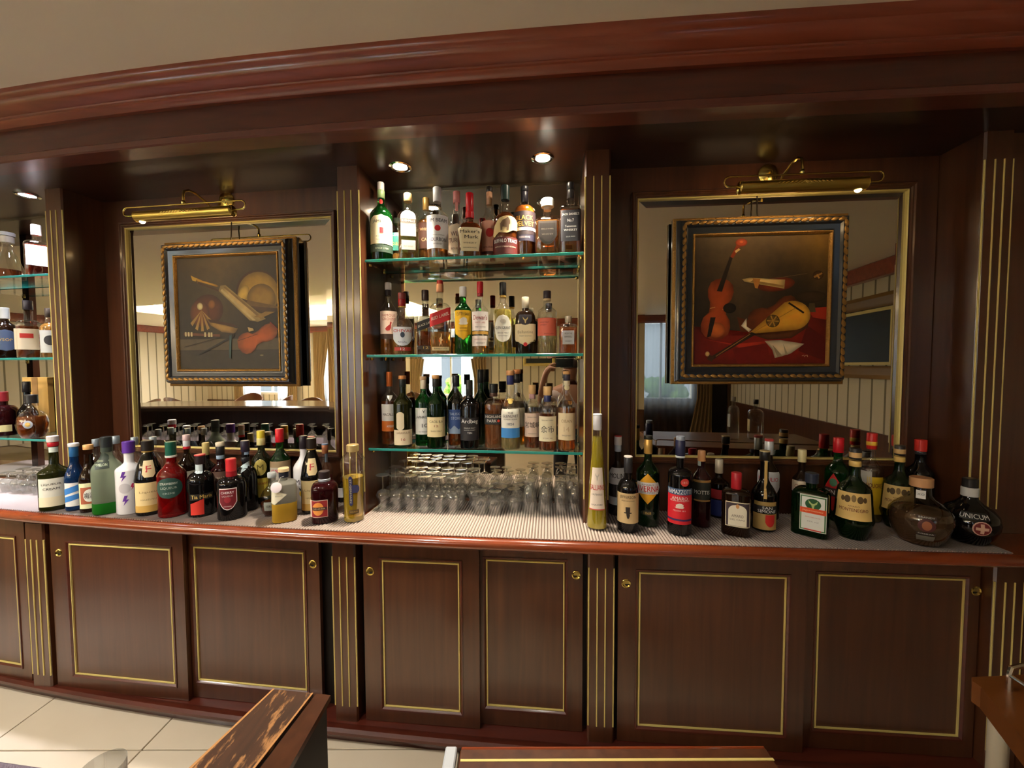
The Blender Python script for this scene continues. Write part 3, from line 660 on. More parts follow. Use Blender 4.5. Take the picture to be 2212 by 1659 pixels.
# picture lamps
BULB = mat('bulb_warm', (255, 214, 150), .5, emit=(1.0, .72, .38), estr=14)
BRASS_D = mat('brass_satin', (192, 166, 84), .28, 1.0)
def picture_lamp(fr, uc, half, lhalf, ztube, zrose, label, mir):
    t = thing('picture_lamp', label, 'lamp', fr.p(uc, .158, zrose), fr.a)
    y = -.215; z = ztube - zrose
    m = MB(); n = 20; v = []; f = []
    for x in (-half, half):
        for i in range(n + 1):
            a = math.radians(-60 + 270 * i / n); v.append((x, y + .021 * math.cos(a + PI / 2), z + .021 * math.sin(a + PI / 2 - .0)))
    # shade: open below and towards the wall
    for i in range(n): f.append((i, i + 1, n + 2 + i, n + 1 + i))
    sh = m.add(v, f).build('shade', BRASS_D, t)
    for s in (-1, 1):
        e = MB(); vv = []
        e.tube([(s * half, y, z), (s * (half + .004), y, z), (s * (half + .008), y, z)], [.022, .019, .008], 20).build('end_cap', BRASS, t)
    MB().tube([(-half + .02, y + .003, z - .004), (half - .02, y + .003, z - .004)], .0075, 10).build('bulb', BULB, t)
    bx_ = -mir * (half - .02)
    MB().lathe([(.011 * math.sin(PI * (i + .01) / 8), -.011 * math.cos(PI * i / 8)) for i in range(9)], 14, (bx_, y + .004, z - .017), False, False).build('bulb_tip', BULB, t)
    for k in range(14):
        x = -.085 + k * .0131; r = .0075 - abs(k - 6.5) * .0006
        MB().lathe([(.001, -r * 1.6), (r * .6, 0), (.001, r * 1.6)], 6, (0, 0, 0)).build('leaf_ornament', BRASS, t).matrix_local = Matrix.Translation((x, y - .0205, z + .004)) @ Matrix.Rotation(1.1 if k < 7 else -1.1, 4, 'Y')
    P = []
    zt, zb = z + .037, z + .003
    for i in range(9):
        a = math.radians(-90 + 180 * i / 8); P.append((lhalf - .017 + .017 * math.cos(a), y - .004, (zt + zb) / 2 + .017 * math.sin(a)))
    P = [(half + .006, y, zb)] + P
    Q = [(-x, yy, zz) for x, yy, zz in P[::-1]]
    MB().tube(P + Q, .0032, 8).build('wire_loop', BRASS, t)
    arm = [(0, -.012, .0), (0, -.03, .002), (0, -.06, .03), (0, -.11, .062), (0, -.16, .078), (0, -.19, .078), (0, -.21, .066), (0, y, .05)]
    arm = [(p[0], p[1], p[2] + (ztube + .105 - zrose - .078) * (1 if p[1] < -.05 else 0)) for p in arm] + [(0, y, z + .048)]
    MB().tube(arm, .0048, 10).build('gooseneck', BRASS, t)
    MB().tube([(0, y, z + .056), (0, y, z + .046), (0, y, z + .036)], [.004, .0085, .006], 12).build('knuckle', BRASS, t)
    r = MB(); prof = [(.038, 0), (.038, -.006), (.032, -.010), (.02, -.016), (.009, -.02), (0, -.021)]; n = 28
    for i in range(len(prof) - 1):
        r0, y0 = prof[i]; r1, y1 = prof[i + 1]; vv = []
        for q in range(n):
            c_, s_ = math.cos(2 * PI * q / n), math.sin(2 * PI * q / n); vv += [(r0 * c_, y0, r0 * s_), (r1 * c_, y1, r1 * s_)]
        r.add(vv, [(2 * q, 2 * ((q + 1) % n), 2 * ((q + 1) % n) + 1, 2 * q + 1) for q in range(n)])
    r.build('wall_rose', BRASS, t)
picture_lamp(FL, .674, .222, .282, 2.066, 2.205, 'brass picture lamp over the trumpet and drum painting', 1)
picture_lamp(FR, .638, .205, .258, 2.054, 2.192, 'brass picture lamp over the violin and lute painting', -1)

# ================================================================ the front bar, mostly below and behind the camera
def Yf(x): return Yc(x) - .85
fb = thing('front_bar', 'dark wooden serving bar seen in the mirrors behind the bottles', 'bar counter', (0, 0, 0))
XF = spread(-4.0, -.48, 24)
MB().sweep([(-1.22, 1.03), (-1.22, 1.075), (-.62, 1.075), (-.60, 1.06), (-.60, 1.03)], XF, Yf).build('bar_top', mat('bar_top_dark', (60, 46, 36), .12, 0, .6), fb)
MB().sweep([(-1.05, 0), (-1.05, 1.03), (-.98, 1.03), (-.98, 0)], XF, Yf).build('bar_front', W_V, fb)
MB().sweep([(-.98, .755), (-.98, .795), (-.02, .795), (-.02, .755)], XF, Yf).build('work_shelf', mat('steel_shelf', (110, 104, 98), .4, .3), fb)
mt = thing('bar_mat', 'purple-grey rubber bar mat at the bottom left corner', 'mat', (0, 0, 0))
MB().sweep([(-.5, .795), (-.5, .803), (.0, .803), (.004, .799), (.0, .795)], spread(-3.9, -.74, 24), Yf).build('sheet', mat('rubber_mat', (120, 108, 122), .7, bump=(180, .6)), mt)

# worn end post of the bar gate
t = thing('gate_post', 'worn dark wooden bar gate end with scuffed top', 'bar gate', (-.46, .735, 0), 0)
v = [(-.512, .822), (-.383, .806), (-.386, .5), (-.6, .5)]
def prism(pts, z0, z1):
    n = len(pts); V = [(a + .46, b - .735, z) for z in (z0, z1) for a, b in pts]
    return MB().add(V, [tuple(range(n)), tuple(range(n, 2 * n))[::-1]] + [(i, n + i, n + (i + 1) % n, (i + 1) % n) for i in range(n)])
prism([(-.506, .816), (-.389, .80), (-.391, .63), (-.553, .63)], 0, .742).build('panel', W_D, t, smooth=False)
def scuffed():
    m = wood('scuffed_top', (58, 36, 22), (82, 50, 30), (60, 8, 60), .5, .1); nt = m.node_tree; p = nt.nodes['Principled BSDF']
    tc = nt.nodes.new('ShaderNodeTexCoord'); mp = nt.nodes.new('ShaderNodeMapping'); mp.inputs['Scale'].default_value = (52, 15, 30); mp.inputs['Rotation'].default_value = (0, 0, .45)
    nz = nt.nodes.new('ShaderNodeTexNoise'); nz.inputs['Detail'].default_value = 7; nz.inputs['Roughness'].default_value = .65; nz.inputs['Scale'].default_value = 1
    r = nt.nodes.new('ShaderNodeValToRGB'); r.color_ramp.elements[0].position = .52; r.color_ramp.elements[1].position = .60
    mx = nt.nodes.new('ShaderNodeMix'); mx.data_type = 'RGBA'; old = p.inputs['Base Color'].links[0].from_socket
    nt.links.new(tc.outputs['Object'], mp.inputs[0]); nt.links.new(mp.outputs[0], nz.inputs['Vector']); nt.links.new(nz.outputs[0], r.inputs[0]); nt.links.new(r.outputs[0], mx.inputs['Factor'])
    nt.links.new(old, mx.inputs['A']); mx.inputs['B'].default_value = col(176, 124, 74); nt.links.new(mx.outputs['Result'], p.inputs['Base Color'])
    return m
prism([(-.512, .822), (-.422, .811), (-.447, .63), (-.562, .63)], .742, .75).build('worn_top', scuffed(), t, smooth=False)
prism([(-.415, .81), (-.383, .806), (-.385, .63), (-.438, .63)], .738, .75).build('edge_strip', W_V, t, smooth=False)
bare = mat('bare_wood_edge', (196, 140, 84), .6)
prism([(-.425, .8115), (-.4215, .811), (-.4465, .63), (-.451, .63)], .7495, .7508).build('bare_edge', bare, t, smooth=False)
prism([(-.514, .8225), (-.51, .822), (-.558, .63), (-.564, .63)], .744, .7505).build('bare_edge', bare, t, smooth=False)

t = thing('hinged_flap', 'low dark wooden flap with a gold line at the bottom edge', 'bar flap', (-.13, .7, 0), 0)
MB().box(0, .75, -.25, .238, .47, .5, .003).build('board', W_V, t); MB().box(.004, .75, .205, .211, .4998, .5012).build('gold_inlay', GOLD, t)
MB().box(.002, .75, .239, .246, .476, .498, .002).build('edge_trim', W_N, t); MB().box(.04, .08, -.2, -.1, 0, .47).build('support', W_V, t)
t = thing('flap_bracket', 'pale grey metal bar beside the wooden flap', 'metal bar', (-.152, .75, 0), 0)
MB().box(-.014, .014, -.2, .19, .48, .506, .003).build('bar', mat('grey_paint', (176, 182, 190), .4), t); MB().box(-.012, .012, -.19, -.165, 0, .48).build('leg', mat('grey_paint', (176, 182, 190)), t)

# honey-coloured shelf with chrome rail at the lower right
t = thing('side_shelf', 'honey-coloured wooden shelf with chrome rail at the lower right', 'shelf', (1.2, .45, 0), 0)
def prism2(pts, z0, z1, c=(1.2, .45)):
    n = len(pts); V = [(a - c[0], b - c[1], z) for z in (z0, z1) for a, b in pts]
    return MB().add(V, [tuple(range(n))[::-1], tuple(range(n, 2 * n))] + [(i, (i + 1) % n, n + (i + 1) % n, n + i) for i in range(n)])
sh = [(.756, .612), (.752, .622), (.754, .634), (.762, .640), (1.9, .70), (1.9, .05), (.62, .05), (.60, .44)]
sh = [(.752, .618), (.752, .63), (.76, .638), (1.9, .70), (1.9, .05), (.56, .05), (.62, .36), (.703, .526)]
prism2(sh, .885, .92).build('top', W_O, t, smooth=False)
prism2([(.86, .60), (1.88, .66), (1.88, .62), (.80, .50)], .62, .885).build('apron', W_O, t, smooth=False)
CH = mat('chrome', (210, 205, 200), .12, 1)
MB().tube([(a - 1.2, b - .45, z) for a, b, z in ((.79, .612, .92), (.79, .612, .945), (.795, .615, .953), (.81, .617, .955), (1.2, .645, .955), (1.8, .675, .955), (1.84, .677, .945), (1.84, .677, .92))], .004, 8).build('rail', CH, t)
MB().tube([(a - 1.2, b - .45, z) for a, b, z in ((.79, .612, .944), (.78, .55, .946), (.72, .40, .946), (.70, .38, .92))], .003, 8).build('rail', CH, t)
MB().tube([(a - 1.2, b - .45, z) for a, b, z in ((1.84, .3, 0), (1.84, .3, .885))], .02, 10).build('leg', CH, t)
o = MB().tube([(0, 0, 0), (0, 0, .884)], .013, 12).build('drain_pipe', mat('white_pipe', (170, 160, 140), .4), None, (.84, .66, 0)); tag(o, 'white pipe under the honey-coloured shelf', 'pipe')
o.location = (.822, .648, 0)

# tables and chairs of the dining room, seen in the mirror
GREEN = mat('green_cloth', (120, 170, 84), .9); CREAM = mat('cream_cloth', (206, 188, 140), .9)
def dining_table(x, y, label):
    t = thing('dining_table', label, 'table', (x, y, 0), 0, 'dining tables')
    MB().lathe([(.25, 0), (.24, .02), (.05, .05), (.04, .7), (.2, .72)], 16).build('pedestal', W_V, t); MB().lathe([(.5, .72), (.5, .745)], 24).build('top', W_V, t)
    MB().lathe([(.505, .55), (.512, .65), (.505, .748), (0, .75)], 28, cap0=False).build('green_overcloth', GREEN, t); MB().lathe([(.515, .3), (.506, .5), (.50, .7)], 28, cap0=False, cap1=False).build('cream_undercloth', CREAM, t)
def make_chair():
    t = thing('dining_chair', 'dark wooden tub chair with curved back by the green dining tables', 'chair', (0, 0, 0), 0, 'dining chairs')
    MB().box(-.22, .22, -.22, .22, .42, .47, .02).build('seat', mat('chair_cushion', (96, 70, 50), .7), t)
    for sx in (-1, 1):
        for sy in (-1, 1): MB().tube([(sx * .19, sy * .19, .42), (sx * .21, sy * .22, 0)], [.02, .014], 8).build('leg', W_D, t)
    v = []; f = []; n = 16
    for i in range(n + 1):
        a = math.radians(-100 + 200 * i / n); h = .72 + .16 * math.cos(a / 1.25) ** 2
        for r, z in ((.25, .47), (.27, h), (.24, h), (.22, .47)): v.append((r * math.sin(a), r * math.cos(a), z))
    for i in range(n):
        for k in range(4): f.append((i * 4 + k, (i + 1) * 4 + k, (i + 1) * 4 + (k + 1) % 4, i * 4 + (k + 1) % 4))
    MB().add(v, f).build('backrest', W_V, t)
    return t
ch = make_chair(); first = True
for (x, y, lb) in ((-4.6, -1.9, 'round dining table with green cloth nearest the bar'), (-6.9, -2.7, 'round dining table with green cloth in mid room'), (-3.2, -3.6, 'round dining table with green cloth by the window'), (-8.6, -1.4, 'round dining table with green cloth at the far end')):
    dining_table(x, y, lb)
    for k in range(4):
        a = .5 + k * PI / 2; c = ch if first else copy_tree(ch); first = False
        c.location = (x + .82 * math.sin(a), y + .82 * math.cos(a), 0); c.rotation_euler = (0, 0, -a)

# the photographer, seen only in the niche mirror
def skin_body(name, material, parent, pts, edges, radii, root):
    me = bpy.data.meshes.new(name); me.from_pydata(pts, edges, []); me.materials.append(material)
    o = bpy.data.objects.new(name, me); C.objects.link(o)
    if parent: o.parent = parent
    sk = o.modifiers.new('skin', 'SKIN'); sk.use_smooth_shade = True
    if not me.skin_vertices: me.attributes  # layer is made by the modifier
    lay = me.skin_vertices[0] if len(me.skin_vertices) else None
    if lay:
        for i, r in enumerate(radii): lay.data[i].radius = (r, r) if not isinstance(r, tuple) else r
        lay.data[root].use_root = True
    sb = o.modifiers.new('smooth', 'SUBSURF'); sb.levels = 1; sb.render_levels = 2
    return o

SKIN = mat('skin_tone', (188, 140, 112), .5); SHIRT = mat('pale_shirt', (206, 186, 176), .8); TROUS = mat('dark_trousers', (28, 28, 34), .8); HAIR = mat('dark_hair', (40, 30, 24), .6)
per = thing('person', 'person in a pale shirt holding up a phone, mirrored in the niche', 'person', (.09, -.42, 0), 0)
ox, oy = -.09, .42
PT = [(.09, -.42, .80), (.09, -.43, .95), (.09, -.42, 1.10), (.09, -.41, 1.20), (.09, -.39, 1.28), (.085, -.36, 1.335), (.08, -.345, 1.40), (.08, -.35, 1.46),      # 0-7 trunk to crown
      (-.08, -.41, 1.19), (-.20, -.36, 1.03), (-.17, -.16, 1.20), (-.11, -.05, 1.385), (-.085, -.035, 1.42),                                                   # 8-12 raised arm
      (.26, -.41, 1.19), (.33, -.40, .96), (.30, -.28, .80), (.29, -.22, .74),                                                                                 # 13-16 lowered arm
      (.0, -.42, .76), (-.02, -.40, .42), (-.02, -.43, .07), (-.02, -.33, .03), (.18, -.42, .76), (.20, -.40, .42), (.20, -.43, .07), (.20, -.33, .03)]          # legs
ED = [(0, 1), (1, 2), (2, 3), (3, 4), (4, 5), (5, 6), (6, 7), (3, 8), (8, 9), (9, 10), (10, 11), (11, 12), (3, 13), (13, 14), (14, 15), (15, 16), (0, 17), (17, 18), (18, 19), (19, 20), (0, 21), (21, 22), (22, 23), (23, 24)]
RA = [(.14, .1), (.13, .095), (.14, .1), (.13, .09), .05, .055, .085, .06, .055, .045, .036, .026, .03, .055, .045, .036, .03, .08, .06, .042, .035, .08, .06, .042, .035]
fingers = [((-.06, -.028, 1.455), (-.035, -.03, 1.462), (-.012, -.032, 1.458)), ((-.062, -.03, 1.438), (-.036, -.036, 1.440), (-.014, -.036, 1.438)), ((-.064, -.034, 1.42), (-.04, -.042, 1.42), (-.02, -.042, 1.42)), ((-.068, -.036, 1.405), (-.048, -.044, 1.402), (-.03, -.044, 1.402)), ((-.06, -.012, 1.43), (-.035, -.002, 1.425), (-.014, -.0, 1.418))]
for fg in fingers:
    b = len(PT); PT += list(fg); ED += [(12, b), (b, b + 1), (b + 1, b + 2)]; RA += [.011, .0095, .008]
PT = [(x + ox, y + oy, z) for x, y, z in PT]
skin_body('body', SKIN, per, PT, ED, RA, 0)
def sub(ix, name, m, grow):
    mp = {k: i for i, k in enumerate(ix)}
    r = [(RA[k][0] + grow, RA[k][1] + grow) if isinstance(RA[k], tuple) else RA[k] + grow for k in ix]
    skin_body(name, m, per, [PT[k] for k in ix], [(mp[a], mp[b]) for a, b in ED if a in mp and b in mp], r, 0)
sub([0, 1, 2, 3, 8, 9, 13, 14], 'shirt', SHIRT, .012); sub([0, 17, 18, 19, 21, 22, 23], 'trousers', TROUS, .012)
MB().lathe([(.095 * math.sin(PI * (i + .01) / 8), .095 * -math.cos(PI * i / 8)) for i in range(4, 9)], 18, (0, 0, 0), False, False).build('hair', HAIR, per, (-.01, .055, 1.425))
ph = thing('phone', 'black phone held up in landscape, mirrored in the niche', 'phone', (.06, -.012, 1.468), 0)
MB().box(-.075, .075, -.004, .004, -.037, .037, .003).build('body', mat('phone_black', (16, 16, 18), .2), ph)
MB().box(-.071, .071, -.0052, -.0041, -.034, .034).build('screen', mat('phone_screen', (30, 34, 40), .05), ph)

# ================================================================ bottles
BT = {
 'a1': [-0.545, 1.696, 1.876, 0.329, 0.0454],
 'a2': [-0.498, 1.766, 1.876, 0.206, 0.0452],
 'a3': [-0.428, 1.679, 1.876, 0.276, 0.042],
 'a4': [-0.37, 1.756, 1.876, 0.29, 0.0408],
 'a5': [-0.305, 1.67, 1.876, 0.296, 0.0466],
 'a6': [-0.233, 1.725, 1.876, 0.303, 0.0421],
 'a7': [-0.171, 1.661, 1.876, 0.269, 0.0531],
 'a8': [-0.092, 1.699, 1.876, 0.311, 0.0375],
 'a9': [-0.025, 1.642, 1.876, 0.29, 0.0506],
 'a10': [0.054, 1.662, 1.876, 0.295, 0.0454],
 'a11': [0.144, 1.617, 1.876, 0.226, 0.0489],
 'a12': [0.234, 1.601, 1.876, 0.282, 0.0428],
 'b1': [-0.535, 1.74, 1.488, 0.313, 0.0364],
 'b2': [-0.461, 1.686, 1.488, 0.259, 0.0447],
 'b4': [-0.371, 1.721, 1.488, 0.277, 0.036],
 'b5': [-0.297, 1.665, 1.488, 0.306, 0.0432],
 'b7': [-0.2, 1.646, 1.488, 0.276, 0.0349],
 'b8': [-0.129, 1.638, 1.488, 0.294, 0.0352],
 'b9': [-0.036, 1.63, 1.488, 0.289, 0.0379],
 'b10': [0.055, 1.622, 1.488, 0.229, 0.0406],
 'b11': [0.142, 1.611, 1.488, 0.251, 0.0393],
 'b12': [0.226, 1.599, 1.488, 0.149, 0.0362],
 'c1': [-0.536, 1.74, 1.1, 0.316, 0.0364],
 'c2': [-0.463, 1.68, 1.1, 0.301, 0.0391],
 'c3': [-0.382, 1.712, 1.1, 0.296, 0.0358],
 'c4': [-0.319, 1.663, 1.1, 0.303, 0.0387],
 'c5': [-0.24, 1.706, 1.1, 0.301, 0.0367],
 'c6': [-0.177, 1.648, 1.1, 0.282, 0.0399],
 'c7': [-0.137, 1.734, 1.1, 0.325, 0.0363],
 'c8': [-0.077, 1.657, 1.1, 0.266, 0.0395],
 'c9': [-0.007, 1.63, 1.1, 0.321, 0.0412],
 'c9b': [0.02, 1.716, 1.1, 0.325, 0.0409],
 'c10': [0.084, 1.649, 1.1, 0.261, 0.0345],
 'c11': [0.144, 1.609, 1.1, 0.257, 0.0374],
 'c12': [0.22, 1.599, 1.1, 0.318, 0.0363],
 'l1': [-1.957, 1.684, 0.8375, 0.312, 0.05],
 'l2': [-1.861, 1.676, 0.8375, 0.282, 0.0331],
 'l3': [-1.779, 1.657, 0.8375, 0.279, 0.0337],
 'l4': [-1.692, 1.647, 0.8375, 0.314, 0.0498],
 'l5': [-1.593, 1.64, 0.8375, 0.296, 0.0448],
 'l1b': [-1.892, 1.796, 0.8375, 0.278, 0.0334],
 'l4b': [-1.802, 1.797, 0.8375, 0.291, 0.0355],
 'l5b': [-1.704, 1.783, 0.8375, 0.288, 0.0332],
 'l6b': [-1.609, 1.77, 0.8375, 0.292, 0.0329],
 'l6': [-1.504, 1.629, 0.8375, 0.301, 0.0464],
 'l7': [-1.392, 1.61, 0.8375, 0.299, 0.0487],
 'l8': [-1.277, 1.614, 0.8375, 0.246, 0.0469],
 'l7b': [-1.42, 1.723, 0.8375, 0.308, 0.0341],
 'l8b': [-1.347, 1.736, 0.8375, 0.271, 0.0363],
 'l9': [-1.267, 1.713, 0.8375, 0.277, 0.0369],
 'l10': [-1.126, 1.578, 0.8375, 0.237, 0.0505],
 'l11': [-1.128, 1.668, 0.8375, 0.292, 0.0427],
 'l12': [-1.116, 1.756, 0.8375, 0.32, 0.0398],
 'l13': [-1.03, 1.751, 0.8375, 0.329, 0.0417],
 'l14': [-0.982, 1.608, 0.8375, 0.172, 0.0449],
 'l15': [-0.901, 1.552, 0.8375, 0.205, 0.0433],
 'l16': [-0.835, 1.642, 0.8375, 0.306, 0.043],
 'l17': [-0.898, 1.699, 0.8375, 0.306, 0.0415],
 'l18': [-0.82, 1.73, 0.8375, 0.266, 0.0312],
 'l19': [-0.738, 1.545, 0.8375, 0.194, 0.0485],
 'l20': [-0.624, 1.544, 0.8375, 0.298, 0.0467],
 'l21': [-0.762, 1.767, 0.8375, 0.108, 0.0247],
 'r1': [0.316, 1.466, 0.8375, 0.424, 0.0392],
 'r2': [0.429, 1.603, 0.8375, 0.319, 0.0373],
 'r3': [0.424, 1.441, 0.8375, 0.272, 0.0383],
 'r4': [0.515, 1.496, 0.8375, 0.337, 0.0426],
 'r5': [0.603, 1.416, 0.8375, 0.349, 0.0412],
 'r7': [0.711, 1.481, 0.8375, 0.283, 0.0344],
 'r8': [0.825, 1.572, 0.8375, 0.228, 0.0365],
 'r9': [0.8, 1.405, 0.8375, 0.22, 0.0457],
 'r10': [0.925, 1.445, 0.8375, 0.29, 0.0403],
 'r11': [1.012, 1.556, 0.8375, 0.313, 0.0389],
 'r12': [1.138, 1.549, 0.8375, 0.271, 0.0315],
 'r13': [1.067, 1.402, 0.8375, 0.218, 0.0538],
 'r14': [1.268, 1.535, 0.8375, 0.32, 0.041],
 'r15': [1.194, 1.373, 0.8375, 0.312, 0.0575],
 'r16': [1.387, 1.524, 0.8375, 0.339, 0.039],
 'r17': [1.431, 1.457, 0.8375, 0.305, 0.0524],
 'r18': [1.563, 1.511, 0.8375, 0.316, 0.0422],
 'r19': [1.388, 1.335, 0.8375, 0.22, 0.0838],
 'r20': [1.555, 1.336, 0.8375, 0.216, 0.0753],
}
TXT = {}
def text_mesh(body, bold):
    k = (body, bold)
    if k not in TXT:
        c = bpy.data.curves.new('lettering', 'FONT'); c.body = body; c.resolution_u = 2; c.align_x = 'CENTER'
        o = bpy.data.objects.new('lettering', c); m = o.to_mesh()
        V = [(v.co.x, v.co.y) for v in m.vertices]; F = [tuple(p.vertices) for p in m.polygons]
        o.to_mesh_clear(); bpy.data.objects.remove(o); bpy.data.curves.remove(c)
        x0 = min(v[0] for v in V); x1 = max(v[0] for v in V); y0 = min(v[1] for v in V); y1 = max(v[1] for v in V)
        V = [((x - (x0 + x1) / 2) / (x1 - x0), (y - (y0 + y1) / 2) / (y1 - y0)) for x, y in V]
        TXT[k] = (V, F, (x1 - x0) / (y1 - y0))
    return TXT[k]
def P(hb, hs, rn, hc, sh='s', base=.95, n=7):
    pts = [(base * .9, 0), (base, .004), (1, .022), (1, hb)]
    for i in range(1, n + 1):
        t = i / n
        if sh == 's': r = 1 - (1 - rn) * (.5 - .5 * math.cos(PI * t))
        elif sh == 'round': r = rn + (1 - rn) * math.sqrt(max(0, 1 - t * t))
        elif sh == 'cone': r = 1 - (1 - rn) * t
        else: r = 1 - (1 - rn) * t ** .6
        pts.append((r, hb + (hs - hb) * t))
    pts.append((rn, hc))
    return pts
SHAPES = {
 'rect': lambda t: (-1, 1), 'oval': lambda t: (-math.sqrt(max(0, 1 - (2 * t - 1) ** 2)), math.sqrt(max(0, 1 - (2 * t - 1) ** 2))),
 'diamond': lambda t: (-(1 - abs(2 * t - 1)), 1 - abs(2 * t - 1)),
 'arch': lambda t: (-1, 1) if t < .7 else (-math.sqrt(max(0, 1 - ((t - .7) / .3) ** 2)), math.sqrt(max(0, 1 - ((t - .7) / .3) ** 2))),
 'shield': lambda t: (-min(1, .1 + math.sqrt(t * 2.2)), min(1, .1 + math.sqrt(t * 2.2))) if t < .4 else (-1, 1),
 'point': lambda t: (-1, 1) if t > .22 else (-t / .22, t / .22),
 'trap': lambda t: (-1 + .16 * t, 1 - .16 * t), 'trapdown': lambda t: (-.72 - .28 * t, .72 + .28 * t),
 'tri': lambda t: (-(1 - t), 1 - t), 'triR': lambda t: (-1, 1 - 2 * abs(2 * t - 1)),
}
def L(z0, z1, hw, rgb, shape='rect', tx=(), c=0.0, slant=0.0, name='label', poly=None, lift=1):
    return dict(z0=z0, z1=z1, hw=hw, rgb=rgb, shape=shape, tx=tx, c=c, slant=slant, name=name, poly=poly, lift=lift)
def T(s, z, tw, th, rgb, x=0.0, bold=.0, vert=False): return (s, z, tw, th, rgb, x, bold, vert)
LIQ = {}
def liquid(rgb, tr=.76):
    return mat('liquid_%d_%d_%d' % rgb, tuple(255 * (c / 255) ** .78 for c in rgb), 0.0, trans=tr, ior=1.34)
GLASS = {
 'clear': lambda: G_THIN, 'smoke': lambda: clear_glass('smoky_glass', (.62, .60, .56)),
 'green': lambda: mat('green_bottle', (30, 120, 46), .03, trans=.92, ior=1.4), 'dkgreen': lambda: mat('dark_green_bottle', (20, 52, 22), .04, trans=.75, ior=1.4),
 'olive': lambda: mat('olive_bottle', (44, 46, 16), .05, trans=.55, ior=1.4), 'brown': lambda: mat('brown_bottle', (36, 20, 10), .05, trans=.35, ior=1.4),
 'black': lambda: mat('black_bottle', (13, 11, 11), .06), 'blue': lambda: mat('blue_bottle', (20, 60, 110), .05, trans=.6, ior=1.4),
 'white': lambda: mat('white_bottle', (226, 224, 226), .25, coat=.4), 'frost': lambda: mat('frosted_glass', (206, 204, 190), .45, trans=.75, ior=1.2), 'frostg': lambda: mat('frosted_green_glass', (176, 190, 160), .4, trans=.7, ior=1.2),
 'red': lambda: mat('red_liqueur', (206, 20, 22), .03, trans=.85, ior=1.36), 'plum': lambda: mat('plum_liqueur', (54, 14, 18), .05, trans=.5, ior=1.36), 'choc': lambda: mat('chocolate_glass', (44, 24, 20), .06),
}
def interp(pts, z):
    for (r0, z0), (r1, z1) in zip(pts, pts[1:]):
        if z <= z1: return r0 + (r1 - r0) * ((z - z0) / (z1 - z0) if z1 > z0 else 0)
    return pts[-1][0]
NBOT = [0]
